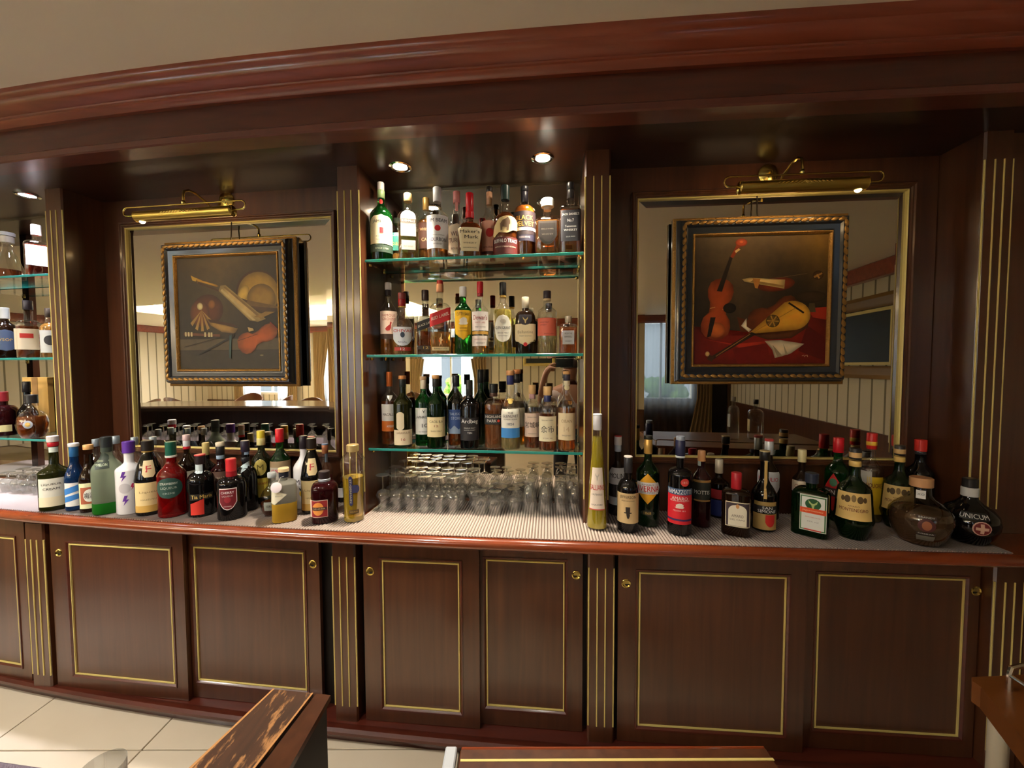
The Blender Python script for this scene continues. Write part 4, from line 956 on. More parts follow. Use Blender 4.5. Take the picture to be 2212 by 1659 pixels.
def bottle(key, label, prof, glass, cap, patches=(), liq=None, n=2.0, fl=1.0, rot=0.0, name='liquor_bottle', rings=(), group=None, xy=None, flutes=0, fill=None):
    x, y, z, H, R = BT[key] if xy is None else xy
    th = math.atan2(-x, y) + math.radians(rot)
    t = thing(name, label, 'bottle', (x, y, z), th, group)
    rmin = min(p[0] for p in prof)
    def nexp(r): return 2 + (n - 2) * max(0, min(1, (r - rmin) / max(1e-6, 1 - rmin) * 1.3 - .2))
    def ring(r, zz, k, seg, grow=0.0):
        e = nexp(r); out = []
        for i in range(seg):
            a = 2 * PI * i / seg; c, s = math.cos(a), math.sin(a); q = 1 / (abs(c) ** e + abs(s) ** e) ** (1 / e)
            if flutes and r > .8: q *= 1 - .05 * abs(math.sin(flutes * a / 2))
            ff = 1 + (fl - 1) * max(0, min(1, (r - rmin) / max(1e-6, 1 - rmin)))
            out.append(((r * R * k + grow) * q * c, (r * R * k + grow) * q * s * ff, zz))
        return out
    def shell(pts, k, nm, m, cap0=True, cap1=True, seg=28):
        v = []; f = []
        for r, h in pts: v += ring(r, h * H, k, seg)
        for j in range(len(pts) - 1):
            for i in range(seg): f.append((j * seg + i, j * seg + (i + 1) % seg, (j + 1) * seg + (i + 1) % seg, (j + 1) * seg + i))
        if cap0: f.append(tuple(range(seg))[::-1])
        if cap1: f.append(tuple((len(pts) - 1) * seg + i for i in range(seg)))
        return MB().add(v, f).build(nm, m, t, ang=.7)
    m = GLASS[glass]()
    shell(prof, 1.0, 'glass', m, cap1=glass != 'clear')
    if liq:
        rgb, lev = liq[:2]; lev = min(lev, prof[-1][1]); pts = [(r, max(h, .012)) for r, h in prof if h < lev] + [(interp(prof, lev), lev)]
        shell(pts, .93, 'liquid', liquid(rgb, *liq[2:]))
    if fill:                                    # coloured liquid showing through frosted glass
        rgb, lev = fill; pts = [(r, h) for r, h in prof if h < lev] + [(interp(prof, lev), lev)]
        shell(pts, 1.006, 'liquid', mat('frosted_fill_%d_%d_%d' % rgb, rgb, .3, trans=.45, ior=1.2))
    def surf(s, zz, lift):
        r = interp(prof, zz / H); e = nexp(r); rr = r * R; ff = 1 + (fl - 1) * max(0, min(1, (r - rmin) / max(1e-6, 1 - rmin)))
        off = .0006 * lift
        if e < 2.3:
            a = s / R if rr > .5 * R else s / rr
            return ((rr + off) * math.sin(a), -(rr * ff + off) * math.cos(a), zz)
        u = max(-.985, min(.985, s / rr))
        return (s, -rr * ff * (1 - abs(u) ** e) ** (1 / e) - off, zz)
    # cap: (start, radius, colour [, top colour])
    for cc in ([cap] if isinstance(cap, tuple) else cap):
        h0, h1, rc, rgb = cc[:4]; rr = rc * R; metal = cc[4] if len(cc) > 4 else 0.0
        MB().lathe([(rr * .96, h0 * H), (rr, h0 * H + .001), (rr, h1 * H - .002), (rr * .92, h1 * H), (0, h1 * H + .0003)], 20, cap0=True).build('cap', mat('cap_%d_%d_%d_%d' % (*rgb, metal * 10), rgb, .35, metal), t)
    for p in patches:
        ext = SHAPES[p['shape']]; z0, z1 = p['z0'] * H, p['z1'] * H; hw = p['hw'] * R; c0 = p['c'] * R
        if p['poly']:
            bm = bmesh.new(); bm.faces.new([bm.verts.new((a * hw, b * (z1 - z0), 0)) for a, b in p['poly']])
            k = -.9 * 1.25
            while k < 1.2:                      # cut the flat shape into strips so that it wraps round the bottle
                bmesh.ops.bisect_plane(bm, geom=bm.verts[:] + bm.edges[:] + bm.faces[:], plane_co=(k * R, 0, 0), plane_no=(1, 0, 0)); k += .13
            if interp(prof, p['z0']) != interp(prof, p['z1']):
                for q in range(1, 7): bmesh.ops.bisect_plane(bm, geom=bm.verts[:] + bm.edges[:] + bm.faces[:], plane_co=(0, (z1 - z0) * q / 7, 0), plane_no=(0, 1, 0))
            bm.verts.index_update(); v = [surf(c0 + q.co.x, z0 + q.co.y, p['lift']) for q in bm.verts]; f = [tuple(w.index for w in q.verts) for q in bm.faces]; bm.free()
        else:
            rows = 2 if p['shape'] == 'rect' and abs(interp(prof, p['z0']) - interp(prof, p['z1'])) < .01 and not p['slant'] else (23 if p['shape'] in ('oval', 'arch', 'shield') else 11)
            cols = 12 if p['hw'] > .5 else 6; v = []; f = []
            for j in range(rows):
                q = j / (rows - 1); a, b = ext(q)
                for i in range(cols + 1):
                    s = a + (b - a) * i / cols; v.append(surf(c0 + s * hw, z0 + (z1 - z0) * q + p['slant'] * R * s, p['lift']))
            for j in range(rows - 1):
                for i in range(cols): f.append((j * (cols + 1) + i, j * (cols + 1) + i + 1, (j + 1) * (cols + 1) + i + 1, (j + 1) * (cols + 1) + i))
        lo = MB().add(v, f).build(p['name'], flat(p['rgb']), t, ang=3)
        groups = {}
        for tx in p['tx']: groups.setdefault(tx[4], []).append(tx)
        for rgb, txs in groups.items():
            mb = MB()
            for (body, zc, tw, thh, _, xo, bold, vert) in txs:
                V, F, asp = text_mesh(body, bold); wv = tw * 2 * R; hv = thh * H
                if abs(xo - p['c']) < 1e-6: xo = 0.0
                if bold:                        # heavier strokes: the letters once more, shifted by a hair
                    d = .0012 + bold * .1 * hv / wv; nv = len(V); F = F + [tuple(i + nv for i in q) for q in F]; V = [(a - d, b) for a, b in V] + [(a + d, b + .0 * d) for a, b in V]
                if vert: q = [surf(c0 + xo * R + vy * wv, zc * H - vx * hv, p['lift'] + 1) for vx, vy in V]
                else: q = [surf(c0 + xo * R + vx * wv, zc * H + vy * hv + p['slant'] * R * (vx * wv / max(hw, 1e-6)), p['lift'] + 1) for vx, vy in V]
                mb.add(q, F)
            mb.build('lettering', flat(rgb), lo, smooth=False)
    NBOT[0] += 1
    return t
CIRC = [(math.cos(2 * PI * i / 16), .5 + .5 * math.sin(2 * PI * i / 16)) for i in range(16)]
BOLT = [(-.2, 1), (.5, 1), (.1, .6), (.7, .62), (-.5, 0), (-.1, .45), (-.7, .42)]
BIRD = [(-.7, .05), (-.3, .0), (.2, .05), (.55, .3), (.6, .7), (.75, .85), (.6, 1), (.35, .9), (.2, .65), (-.3, .5), (-.9, .25)]
HAT = [(-1, .56), (-.55, .56), (-.6, 1), (.6, 1), (.55, .56), (1, .56), (1, .48), (.5, .46), (.55, .3), (.35, .1), (.1, 0), (-.2, .1), (-.35, .3), (-.4, .46), (-1, .48)]
SHIP = [(-.9, .2), (-.6, .0), (.6, .0), (.95, .25), (.7, .35), (.75, .75), (.4, .95), (0, 1), (-.35, .85), (-.7, .65), (-.6, .3)]
STAG = [(-.15, .0), (.15, .0), (.3, .4), (.75, .6), (.9, .95), (.55, .75), (.25, .6), (0, .55), (-.25, .6), (-.55, .75), (-.9, .95), (-.75, .6), (-.3, .4)]
BISON = [(-.9, .0), (-.6, .0), (-.5, .25), (.3, .2), (.35, 0), (.6, 0), (.7, .4), (.95, .5), (.9, .75), (.5, 1), (.1, .85), (-.5, .75), (-.95, .5)]
CREAM_, WHT, BLK_, RED_, GLD, DRK = (232, 220, 180), (232, 230, 226), (22, 20, 20), (176, 28, 32), (200, 164, 84), (60, 50, 44)
AMB, AMB2, PALE, YEL, DAMB = (232, 150, 60), (214, 112, 34), (240, 206, 120), (240, 196, 60), (150, 62, 18)
SA, SB, SC = 'whiskeys on the top shelf', 'whiskies on the middle shelf', 'whiskies on the lowest shelf'
LC, RC = 'bottles on the left half of the worktop', 'bottles on the right half of the worktop'
# ---- top shelf
bottle('a1', 'green whiskey bottle with big cream label, left end of the top shelf', P(.58, .74, .30, .80), 'green', [(.80, .90, .34, (150, 176, 120)), (.90, 1.0, .31, (222, 214, 206))],
  [L(.20, .56, 1.25, CREAM_, 'arch', [T('JAMESON', .47, .82, .045, (40, 60, 44), 0, .02), T('IRISH WHISKEY', .29, .5, .018, DRK), T('TRIPLE DISTILLED', .25, .5, .014, DRK)]), L(.33, .40, .16, RED_, name='crest', lift=2), L(.10, .19, 1.3, (46, 66, 52), name='band', tx=[T('SINCE 1780', .145, .6, .02, (180, 190, 160))]), L(.72, .78, .17, (190, 40, 40), 'oval', name='seal')], group=SA)
bottle('a2', 'amber bottle with teal label half hidden behind its neighbours on the top shelf', P(.60, .78, .34, .88), 'clear', (.88, 1, .4, (60, 70, 60)), [L(.28, .66, 1.2, (24, 104, 92), tx=[T('TULLAMORE', .6, .9, .05, WHT), T('D.E.W.', .42, .5, .06, (200, 190, 60))])], (AMB, .62), group=SA)
bottle('a3', 'squared amber whiskey bottle with white arched label and gold cap', P(.64, .80, .34, .88, 's'), 'clear', (.88, 1, .4, (216, 180, 120), .5),
  [L(.34, .72, .72, (226, 222, 216), 'arch', [T('BUSHMILLS', .56, .62, .035, WHT, 0, .02), T('THE ORIGINAL', .50, .5, .016, DRK)]), L(.535, .59, .74, (110, 96, 78), name='band', lift=2, tx=[T('BUSHMILLS', .562, .62, .032, (236, 230, 214), 0, .01)]), L(.14, .28, .66, (224, 220, 212), name='label', tx=[T('IRISH WHISKEY', .19, .45, .02, (170, 110, 60))])], (AMB, .42), n=5, fl=.82, group=SA)
bottle('a4', 'brown-labelled whiskey bottle standing behind the white-capped bourbon', P(.60, .76, .30, .82), 'clear', [(.82, 1, .34, (196, 160, 90), .4)], [L(.22, .6, 1.2, (74, 40, 28), tx=[T('WHISKEY', .5, .7, .04, (210, 180, 130)), T('CASK', .35, .5, .05, (210, 180, 130))])], (AMB2, .66), group=SA)
bottle('a5', 'bourbon bottle with white screw cap and white label with red seal', P(.58, .73, .34, .80), 'clear', (.80, 1, .37, (214, 216, 222)),
  [L(.13, .58, 1.12, (228, 228, 232), tx=[T('JIM BEAM', .50, .86, .062, (40, 46, 66), 0, .02), T('BOURBON', .25, .78, .05, (40, 46, 80), 0, .01), T('KENTUCKY STRAIGHT', .31, .6, .015, DRK), T('WHISKEY', .19, .4, .02, DRK)]), L(.36, .44, .26, (206, 40, 44), poly=CIRC, name='seal', lift=2)], (AMB2, .17), group=SA)
bottle('a6', 'clear bourbon bottle with pink tax strip, partly behind the red wax bottle', P(.52, .70, .32, .84), 'clear', [(.84, 1, .35, (206, 130, 128))], [L(.10, .52, 1.15, (230, 216, 190), 'arch', [T('WILD', .38, .6, .06, (90, 50, 40), 0, .02), T('TURKEY', .29, .85, .06, (90, 50, 40), 0, .02), T('BOURBON', .18, .6, .03, (120, 60, 40))]), L(.72, .98, .14, (224, 150, 146), name='strip')], (AMB, .2), group=SA)
bottle('a7', 'squat bourbon bottle with dripping red wax neck and cream label', P(.36, .56, .28, .70, 'round'), 'clear', [(.62, .72, .33, (190, 20, 30)), (.70, 1, .30, (196, 22, 34))],
  [L(.09, .44, .92, (228, 214, 176), 'trapdown', [T("Maker's", .38, .74, .05, (44, 38, 34), 0, .01), T('Mark', .30, .52, .05, (44, 38, 34), .12, .01), T('WHISKY', .21, .5, .022, DRK), T('HANDMADE', .14, .5, .018, DRK)])], (DAMB, .60), n=3.6, fl=.85, group=SA)
bottle('a8', 'slim bourbon with tapering dark neck and pink label with red flower', P(.50, .74, .36, .84), 'clear', [(.76, .93, .34, (226, 170, 130)), (.93, 1, .36, (50, 44, 40))], [L(.12, .52, 1.1, (214, 156, 136), tx=[T('BOURBON', .17, .7, .025, (90, 30, 30))]), L(.30, .42, .42, RED_, poly=CIRC, name='flower', lift=2), L(.08, .12, 1.15, (70, 36, 36), name='band')], (DAMB, .12), group=SA)
bottle('a9', 'dark bourbon with torn kraft label showing a bison', P(.50, .68, .30, .80), 'clear', [(.80, 1, .35, (30, 48, 44))],
  [L(.26, .54, 1.25, (216, 192, 140), poly=[(-1, .1), (-.8, .55), (-.35, .9), (.1, 1), (.6, .95), (1, .75), (.95, .35), (.5, .3), (.1, .15), (-.4, .2), (-.8, 0)], name='label'), L(.34, .52, .42, (110, 84, 62), poly=BISON, name='emblem', lift=2), L(.02, .25, 1.3, (84, 24, 22), name='lower_label', tx=[T('BUFFALO', .20, .55, .05, WHT, -.46, .02), T('TRACE', .20, .45, .05, WHT, .62, .02), T('KENTUCKY STRAIGHT BOURBON', .12, .9, .018, (220, 200, 180))])], (DAMB, .62), group=SA)
bottle('a10', 'round-shouldered orange whisky with black and gold banded label', P(.62, .74, .34, .80, 'round'), 'clear', [(.78, .93, .33, (40, 36, 44)), (.93, 1, .37, (30, 28, 30))],
  [L(.30, .62, 1.35, (42, 30, 34), tx=[T('BLACK', .53, .8, .062, (214, 170, 70), 0, .02), T('VELVET', .45, .9, .062, (214, 170, 70), 0, .02)]), L(.36, .40, 1.37, (214, 180, 180), name='band', lift=2), L(.22, .31, 1.35, (44, 40, 60), name='lower_label', tx=[T('RESERVE', .27, .5, .025, (190, 180, 170))])], ((236, 112, 30), .72), group=SA)
bottle('a11', 'square decanter bottle with faceted stopper and ornate dark label', P(.56, .66, .34, .82, 'round'), 'clear', [(.80, .86, .3, (200, 205, 205)), (.86, 1, .52, (176, 186, 186), .4)], [L(.16, .56, .74, (86, 82, 78), 'shield', [T('SINGLE BARREL', .42, .5, .022, (200, 190, 170)), T('WHISKEY', .33, .45, .025, (200, 190, 170))]), L(.20, .52, .62, (60, 54, 50), 'shield', name='inner_label', lift=2)], (AMB2, .58), n=7, fl=.95, group=SA)
bottle('a12', 'square black-label whiskey bottle at the right end of the top shelf', P(.62, .68, .33, .88, 'round'), 'clear', [(.90, 1, .37, (26, 26, 28)), (.78, .90, .34, (44, 42, 44))],
  [L(.16, .58, .88, (38, 40, 48), tx=[T("JACK DANIEL'S", .52, .76, .04, WHT, 0, .02), T('No.7', .44, .28, .04, WHT), T('Tennessee', .36, .5, .03, WHT), T('WHISKEY', .31, .6, .03, WHT, 0, .02), T('SOUR MASH', .22, .4, .018, (200, 200, 200))])], (DAMB, .60), n=7, fl=.95, group=SA)
# ---- middle shelf
bottle('b1', 'whisky with pale pink label and red bird, left end of the middle shelf', P(.60, .76, .33, .82), 'clear', [(.82, 1, .36, (46, 40, 42)), (.9, 1.0, .38, (206, 200, 198))], [L(.29, .60, 1.2, (232, 204, 186), tx=[T('FAMOUS', .54, .8, .035, (170, 60, 56)), T('GROUSE', .49, .8, .035, (170, 60, 56))]), L(.33, .46, .45, (176, 50, 44), poly=BIRD, name='emblem', lift=2), L(.22, .29, 1.22, (70, 50, 40), name='band')], (AMB2, .30), group=SB)
bottle('b2', 'rounded whisky bottle with maroon gold-ringed neck and white-blue label', P(.44, .72, .34, .78, 's'), 'clear', [(.78, .90, .36, (150, 26, 30)), (.90, 1, .36, (128, 60, 60)), (.765, .785, .38, GLD, .6)], [L(.14, .44, .95, (216, 222, 230), 'shield', [T('CHIVAS', .38, .9, .045, (190, 40, 40), 0, .02), T('REGAL', .20, .4, .025, (40, 60, 120))]), L(.27, .36, .2, (60, 70, 90), poly=CIRC, name='emblem', lift=2), L(.06, .12, .8, (180, 60, 50), name='lower_label', tx=[T('12', .09, .2, .04, WHT)])], (AMB, .30), group=SB)
bottle('b4', 'square whisky bottle with slanted black label, tucked behind the red-label one', P(.62, .74, .34, .84, 'round'), 'clear', [(.84, 1, .42, (60, 44, 40))], [L(.40, .54, .96, (44, 42, 44), slant=.38, tx=[T('BLACK LABEL', .47, .85, .035, (230, 220, 200), 0, .02)]), L(.08, .14, .9, (60, 50, 44), name='lower_label', tx=[T('12', .11, .3, .035, GLD)])], (DAMB, .36), n=6, group=SB)
bottle('b5', 'large square whisky bottle with slanted red label', P(.58, .70, .30, .84, 'round'), 'clear', [(.84, .95, .34, (214, 150, 110)), (.95, 1, .30, (196, 50, 44))],
  [L(.41, .58, .97, (196, 44, 50), slant=.36, tx=[T('RED LABEL', .505, .82, .04, (240, 226, 210), 0, .02)]), L(.10, .28, .26, (232, 196, 140), poly=[(-.5, 0), (-.1, .45), (-.4, .6), (.1, .75), (.1, 1), (.5, .95), (.4, .6), (.9, .5), (.3, .4), (.7, 0), (.2, .3)], name='emblem'), L(.05, .10, .8, (224, 200, 150), name='lower_label', tx=[T('BLENDED SCOTCH', .075, .6, .02, DRK)])], ((238, 160, 60), .30), n=6, group=SB)
bottle('b7', 'green glass whisky bottle with yellow ship label and white cap', P(.64, .78, .38, .85), 'green', [(.85, 1, .42, (222, 220, 220))], [L(.21, .64, 1.15, (226, 176, 34), 'point', [T('CUTTY SARK', .585, .82, .045, (60, 50, 24), 0, .02), T('BLENDED', .38, .4, .02, (90, 70, 20)), T('SCOTCH WHISKY', .34, .6, .018, (90, 70, 20))]), L(.43, .54, .62, (214, 206, 190), poly=SHIP, name='ship_emblem', lift=2)], group=SB)
bottle('b8', 'whisky bottle with red capsule and tall white label in the middle of the shelf', P(.58, .74, .32, .82), 'clear', [(.84, 1, .37, (196, 36, 50)), (.80, .84, .36, (150, 40, 46))],
  [L(.32, .58, 1.15, (230, 220, 216), tx=[T('Dewar’s', .50, .85, .065, (150, 50, 60), 0, .01), T('WHITE LABEL', .43, .6, .022, (170, 60, 60)), T('FINEST SCOTCH', .37, .6, .02, DRK)]), L(.27, .31, 1.15, (196, 150, 70), name='band'), L(.11, .25, 1.15, (226, 214, 206), name='lower_label', tx=[T('BLENDED SCOTCH', .20, .7, .02, (150, 60, 60)), T('WHISKY', .15, .5, .02, DRK)])], (AMB, .14), group=SB)
bottle('b9', 'pale golden malt bottle with black cap and white oval label', P(.58, .74, .34, .80), 'clear', [(.82, 1, .38, (26, 24, 24)), (.79, .82, .36, GLD, .5)], [L(.16, .54, 1.0, (230, 226, 214), 'oval', [T('GLEN GRANT', .36, .86, .042, (70, 70, 72), 0, .01), T('SINGLE MALT', .29, .6, .02, DRK), T('SCOTCH WHISKY', .25, .5, .016, DRK)]), L(.42, .48, .3, (180, 174, 160), poly=CIRC, name='emblem', lift=2)], ((240, 206, 80), .62, .75), group=SB)
bottle('b10', 'dark flat-shouldered whisky bottle with cream chevron label', P(.62, .76, .34, .84, 'round'), 'brown', [(.80, 1, .36, (226, 214, 190))], [L(.14, .52, 1.02, (230, 212, 172), 'point', [T('Ballantine', .38, .75, .05, (150, 130, 100)), T('FINEST SCOTCH', .31, .6, .018, DRK)]), L(.13, .20, .2, (196, 40, 44), poly=CIRC, name='seal', lift=2), L(.50, .68, .62, (52, 46, 52), 'shield', name='shoulder_label'), L(.53, .65, .3, (206, 180, 120), poly=STAG, name='crest', lift=2)], n=2.8, fl=.7, group=SB)
bottle('b11', 'clear whisky bottle with plain salmon label and dark cap', P(.66, .78, .36, .86, 's'), 'clear', [(.88, 1, .40, (44, 36, 48)), (.84, .88, .37, (200, 180, 140))], [L(.28, .56, 1.2, (214, 106, 86), tx=[T('SINGLE MALT', .49, .5, .022, (120, 44, 36), -.3), T('WHISKY', .45, .35, .022, (120, 44, 36), -.4), T('DISTILLERY', .31, .5, .016, (120, 44, 36), .2)])], ((240, 214, 140), .28), group=SB)
bottle('b12', 'small square amber whisky bottle at the right end of the middle shelf', P(.70, .80, .34, .86, 'round'), 'clear', [(.84, 1, .38, (190, 178, 160), .3)], [L(.24, .60, .62, (176, 176, 178), tx=[T('FROM THE', .52, .4, .045, DRK), T('BARREL', .44, .4, .045, DRK), T('WHISKY', .32, .35, .035, DRK)])], ((226, 96, 34), .70), n=7, group=SB)
# ---- lowest shelf
bottle('c1', 'malt bottle with copper capsule and white and orange label', P(.62, .76, .32, .80), 'clear', [(.80, 1, .36, (206, 110, 50), .3)], [L(.33, .56, 1.2, (226, 222, 214), tx=[T('MACALLAN', .42, .85, .035, (60, 50, 46), 0, .01)]), L(.19, .33, 1.2, (206, 110, 40), name='lower_label', tx=[T('AMBER', .26, .4, .03, WHT)]), L(.60, .68, .45, (226, 222, 214), poly=[(-1, 1), (1, 1), (0, 0)], name='neck_label')], (DAMB, .6), group=SC)
bottle('c2', 'dark olive malt bottle with cork cap, oval crest and cream lower label', P(.60, .76, .32, .84), 'olive', [(.84, .95, .36, (34, 38, 36)), (.95, 1, .40, (206, 140, 80))], [L(.25, .50, .42, (222, 208, 176), poly=[(math.cos(a), (.82 if math.sin(a) > 0 else .18) + .18 * math.sin(a)) for a in [2 * PI * i / 24 for i in range(24)]], c=-.3, name='crest_label'), L(.04, .25, 1.15, (230, 212, 180), tx=[T('LAGAVULIN', .21, .75, .03, (150, 120, 90)), T('16', .12, .22, .035, (170, 60, 60))])], group=SC)
bottle('c3', 'green glass malt bottle with tall white label numbered 10', P(.62, .78, .34, .84), 'green', [(.82, .95, .36, (226, 214, 190)), (.95, 1, .4, (214, 180, 140))], [L(.17, .55, 1.2, (226, 226, 220), tx=[T('LAPHROAIG', .42, 1.0, .035, (50, 54, 52), 0, .02), T('10', .30, .32, .055, (60, 64, 60), .1), T('ISLAY SINGLE MALT', .21, .6, .016, DRK)]), L(.48, .53, .18, (70, 80, 74), poly=STAG, name='crest', lift=2)], group=SC)
bottle('c4', 'dark green malt bottle with cream label in the lowest shelf row', P(.60, .78, .32, .84), 'dkgreen', [(.84, .95, .36, (40, 38, 34)), (.95, 1, .41, (214, 160, 100))], [L(.16, .43, 1.2, (230, 214, 166), tx=[T('CAOL ILA', .37, .74, .035, (110, 100, 80), 0, .01), T('12', .31, .22, .028, (150, 70, 60)), T('SINGLE MALT', .24, .6, .018, DRK)])], group=SC)
bottle('c5', 'malt bottle with blue stormy sea label and black cap', P(.60, .76, .34, .84), 'clear', [(.84, 1, .40, (34, 36, 44))], [L(.18, .52, 1.2, (58, 84, 140), tx=[T('TALISKER', .46, .85, .035, (190, 200, 220), 0, .01), T('STORM', .40, .6, .04, (190, 200, 220))]), L(.18, .30, 1.21, (150, 170, 196), 'rect', name='wave_print', poly=[(-1, 0), (1, 0), (1, .6), (.6, .9), (.2, .5), (-.2, 1), (-.6, .5), (-1, .8)], lift=2)], (DAMB, .2), group=SC)
bottle('c6', 'black-green malt bottle with black label and bold white gothic name', P(.64, .76, .34, .80), 'black', [(.78, 1, .36, (40, 40, 38))], [L(.13, .46, 1.2, (36, 34, 38), tx=[T('Ardbeg', .40, .92, .075, WHT, 0, .02), T('SINGLE MALT', .31, .6, .02, (200, 200, 196)), T('SCOTCH WHISKY', .28, .6, .016, (200, 200, 196)), T('TEN', .24, .24, .025, WHT)])], group=SC)
bottle('c7', 'tall dark green bottle with long neck in the back row of the lowest shelf', P(.56, .74, .34, .84), 'dkgreen', [(.82, 1, .37, (26, 26, 26))], [], group=SC)
bottle('c8', 'amber malt bottle with black stopper and dark embossed panel', P(.66, .78, .40, .86, 'round'), 'clear', [(.86, 1, .46, (28, 28, 28)), (.80, .86, .42, (90, 60, 50))], [L(.38, .54, .95, (44, 46, 46), tx=[T('HIGHLAND', .50, .85, .04, (226, 220, 210), 0, .02), T('PARK', .435, .5, .045, (226, 220, 210), -.2, .02)]), L(.415, .455, .14, (206, 60, 40), poly=CIRC, name='dot', lift=3, c=.5)], ((196, 104, 50), .68), n=3, group=SC)
bottle('c9', 'clear malt bottle with white label and bright blue band', P(.46, .70, .34, .80, 's'), 'clear', [(.82, .94, .36, (52, 56, 110)), (.94, 1, .42, (206, 150, 100))], [L(.28, .52, 1.1, (232, 228, 216), tx=[T('THE', .47, .25, .022, DRK), T('GLENLIVET', .43, .82, .036, (54, 54, 62), 0, .01), T('FOUNDER’S RESERVE', .39, .7, .016, DRK), T('1824', .33, .34, .03, (90, 100, 120))]), L(.155, .28, 1.11, (64, 136, 206), name='blue_band'), L(.58, .65, .42, (224, 190, 100), 'oval', name='neck_label')], (PALE, .26), group=SC)
bottle('c9b', 'clear malt bottle with cork top behind the blue-banded one', P(.46, .70, .34, .80, 's'), 'clear', [(.82, .94, .36, (36, 34, 40)), (.94, 1, .42, (206, 130, 80))], [L(.25, .5, 1.0, (220, 210, 180))], (YEL, .30), group=SC)
bottle('c10', 'whisky bottle with pinkish brush-lettered label and cork', P(.62, .76, .36, .86, 'round'), 'clear', [(.86, 1, .44, (216, 176, 120)), (.78, .86, .38, (190, 150, 150))], [L(.19, .56, 1.12, (226, 200, 180), tx=[T('宮城峡', .38, .95, .095, (50, 40, 40), 0, .01), T('SINGLE MALT', .50, .6, .016, DRK), T('WHISKY', .24, .5, .016, DRK)])], (DAMB, .56), group=SC)
bottle('c11', 'whisky bottle with cream brush-lettered label and blue neck band', P(.62, .76, .36, .86, 'round'), 'clear', [(.86, 1, .46, (220, 180, 124)), (.76, .86, .39, (50, 60, 110))], [L(.15, .54, 1.15, (232, 222, 190), tx=[T('余市', .34, .74, .11, (40, 36, 34), 0, .01), T('SINGLE MALT WHISKY', .48, .65, .016, DRK), T('YOICHI', .20, .5, .018, (150, 120, 90))])], (DAMB, .58), group=SC)
bottle('c12', 'tall-necked malt with parchment label, right end of the lowest shelf', P(.56, .72, .34, .84, 's'), 'clear', [(.88, .96, .37, (60, 56, 70)), (.96, 1, .42, (210, 160, 100)), (.82, .88, .36, (226, 214, 180))], [L(.14, .48, 1.15, (226, 208, 170), tx=[T('OBAN', .38, .6, .04, (170, 140, 100), 0, .01), T('14', .28, .3, .06, (196, 170, 130)), T('SINGLE MALT', .20, .5, .016, DRK)]), L(.76, .83, .3, (226, 212, 170), poly=CIRC, name='seal')], (AMB2, .54), group=SC)
# ---- worktop, left half
bottle('l1', 'brown liqueur bottle with red and white cap beside the far-left niche', P(.50, .62, .30, .86, 's'), 'olive', [(.92, 1, .38, (214, 206, 204)), (.86, .92, .34, (190, 30, 44))], [L(.07, .44, .9, (226, 224, 210), c=-.25, tx=[T('LIQUEUR', .36, .6, .03, DRK), T('CREAM', .30, .5, .03, DRK)]), L(.06, .19, .91, (232, 222, 190), c=-.25, name='lower_label', lift=2), L(.78, .85, .3, (206, 216, 206), name='strip')], fl=.8, group=LC)
bottle('l2', 'slim blue bottle with white and blue wave label', P(.46, .74, .42, .80, 's'), 'blue', [(.80, 1, .44, (40, 96, 150)), (.95, 1.0, .52, (226, 224, 226))], [L(.07, .42, 1.2, WHT), L(.29, .38, 1.2, (60, 130, 206), slant=.45, name='wave', lift=2), L(.17, .25, 1.2, (60, 130, 206), slant=.35, name='wave', lift=2)], group=LC)
bottle('l3', 'slim brown sake bottle with cream label and round white character panel', P(.46, .74, .42, .86, 's'), 'brown', [(.93, 1, .48, (224, 170, 110))], [L(.06, .44, 1.2, (228, 226, 180)), L(.13, .38, .85, (170, 92, 64), name='panel', lift=2, c=-.1), L(.16, .35, .52, (236, 234, 224), poly=CIRC, name='disc', lift=3, c=-.1, tx=[T('梅酒', .255, .42, .09, (40, 34, 30))])], group=LC)
bottle('l4', 'frosted melon liqueur bottle with green liquid left in the bottom', P(.56, .78, .34, .82, 's'), 'frostg', [(.86, 1, .38, (40, 44, 44)), (.80, .87, .37, (60, 70, 60))], [L(.60, .80, .42, (40, 52, 40), 'arch', name='neck_label', c=-.3, tx=[T('MELON', .65, .3, .03, (210, 226, 190))])], n=3, group=LC, fill=((40, 130, 40), .15))
bottle('l5', 'white bottle with purple cap printed with purple lightning bolts', P(.60, .72, .36, .84, 's'), 'white', [(.84, 1, .46, (92, 50, 150))], [L(.46, .60, .34, (96, 50, 150), poly=BOLT, name='bolt', c=-.45), L(.13, .27, .34, (96, 50, 150), poly=BOLT, name='bolt', c=-.35), L(.34, .43, .2, (196, 40, 90), poly=BOLT, name='bolt', c=.15), L(.30, .44, .45, (190, 186, 190), poly=CIRC, name='grey_splash', c=-.4), L(.48, .62, .3, (196, 194, 198), poly=BOLT, name='grey_bolt', c=.55), L(.14, .28, .3, (196, 194, 198), poly=BOLT, name='grey_bolt', c=.5)], group=LC)
for k, nm in (('l1b', 'clear bottle with silver cap behind the slim blue and brown pair'), ('l4b', 'clear bottle with grey cap behind the frosted green bottle'), ('l5b', 'clear bottle with silver cap behind the white purple-capped bottle'), ('l6b', 'clear bottle with grey cap behind the monk-shaped bottle')):
    bottle(k, nm, P(.60, .78, .34, .86), 'clear', [(.88, 1, .40, (160, 172, 182), .5)], [L(.2, .5, 1.1, (180, 180, 176))], ((236, 238, 240), .5), group=LC)
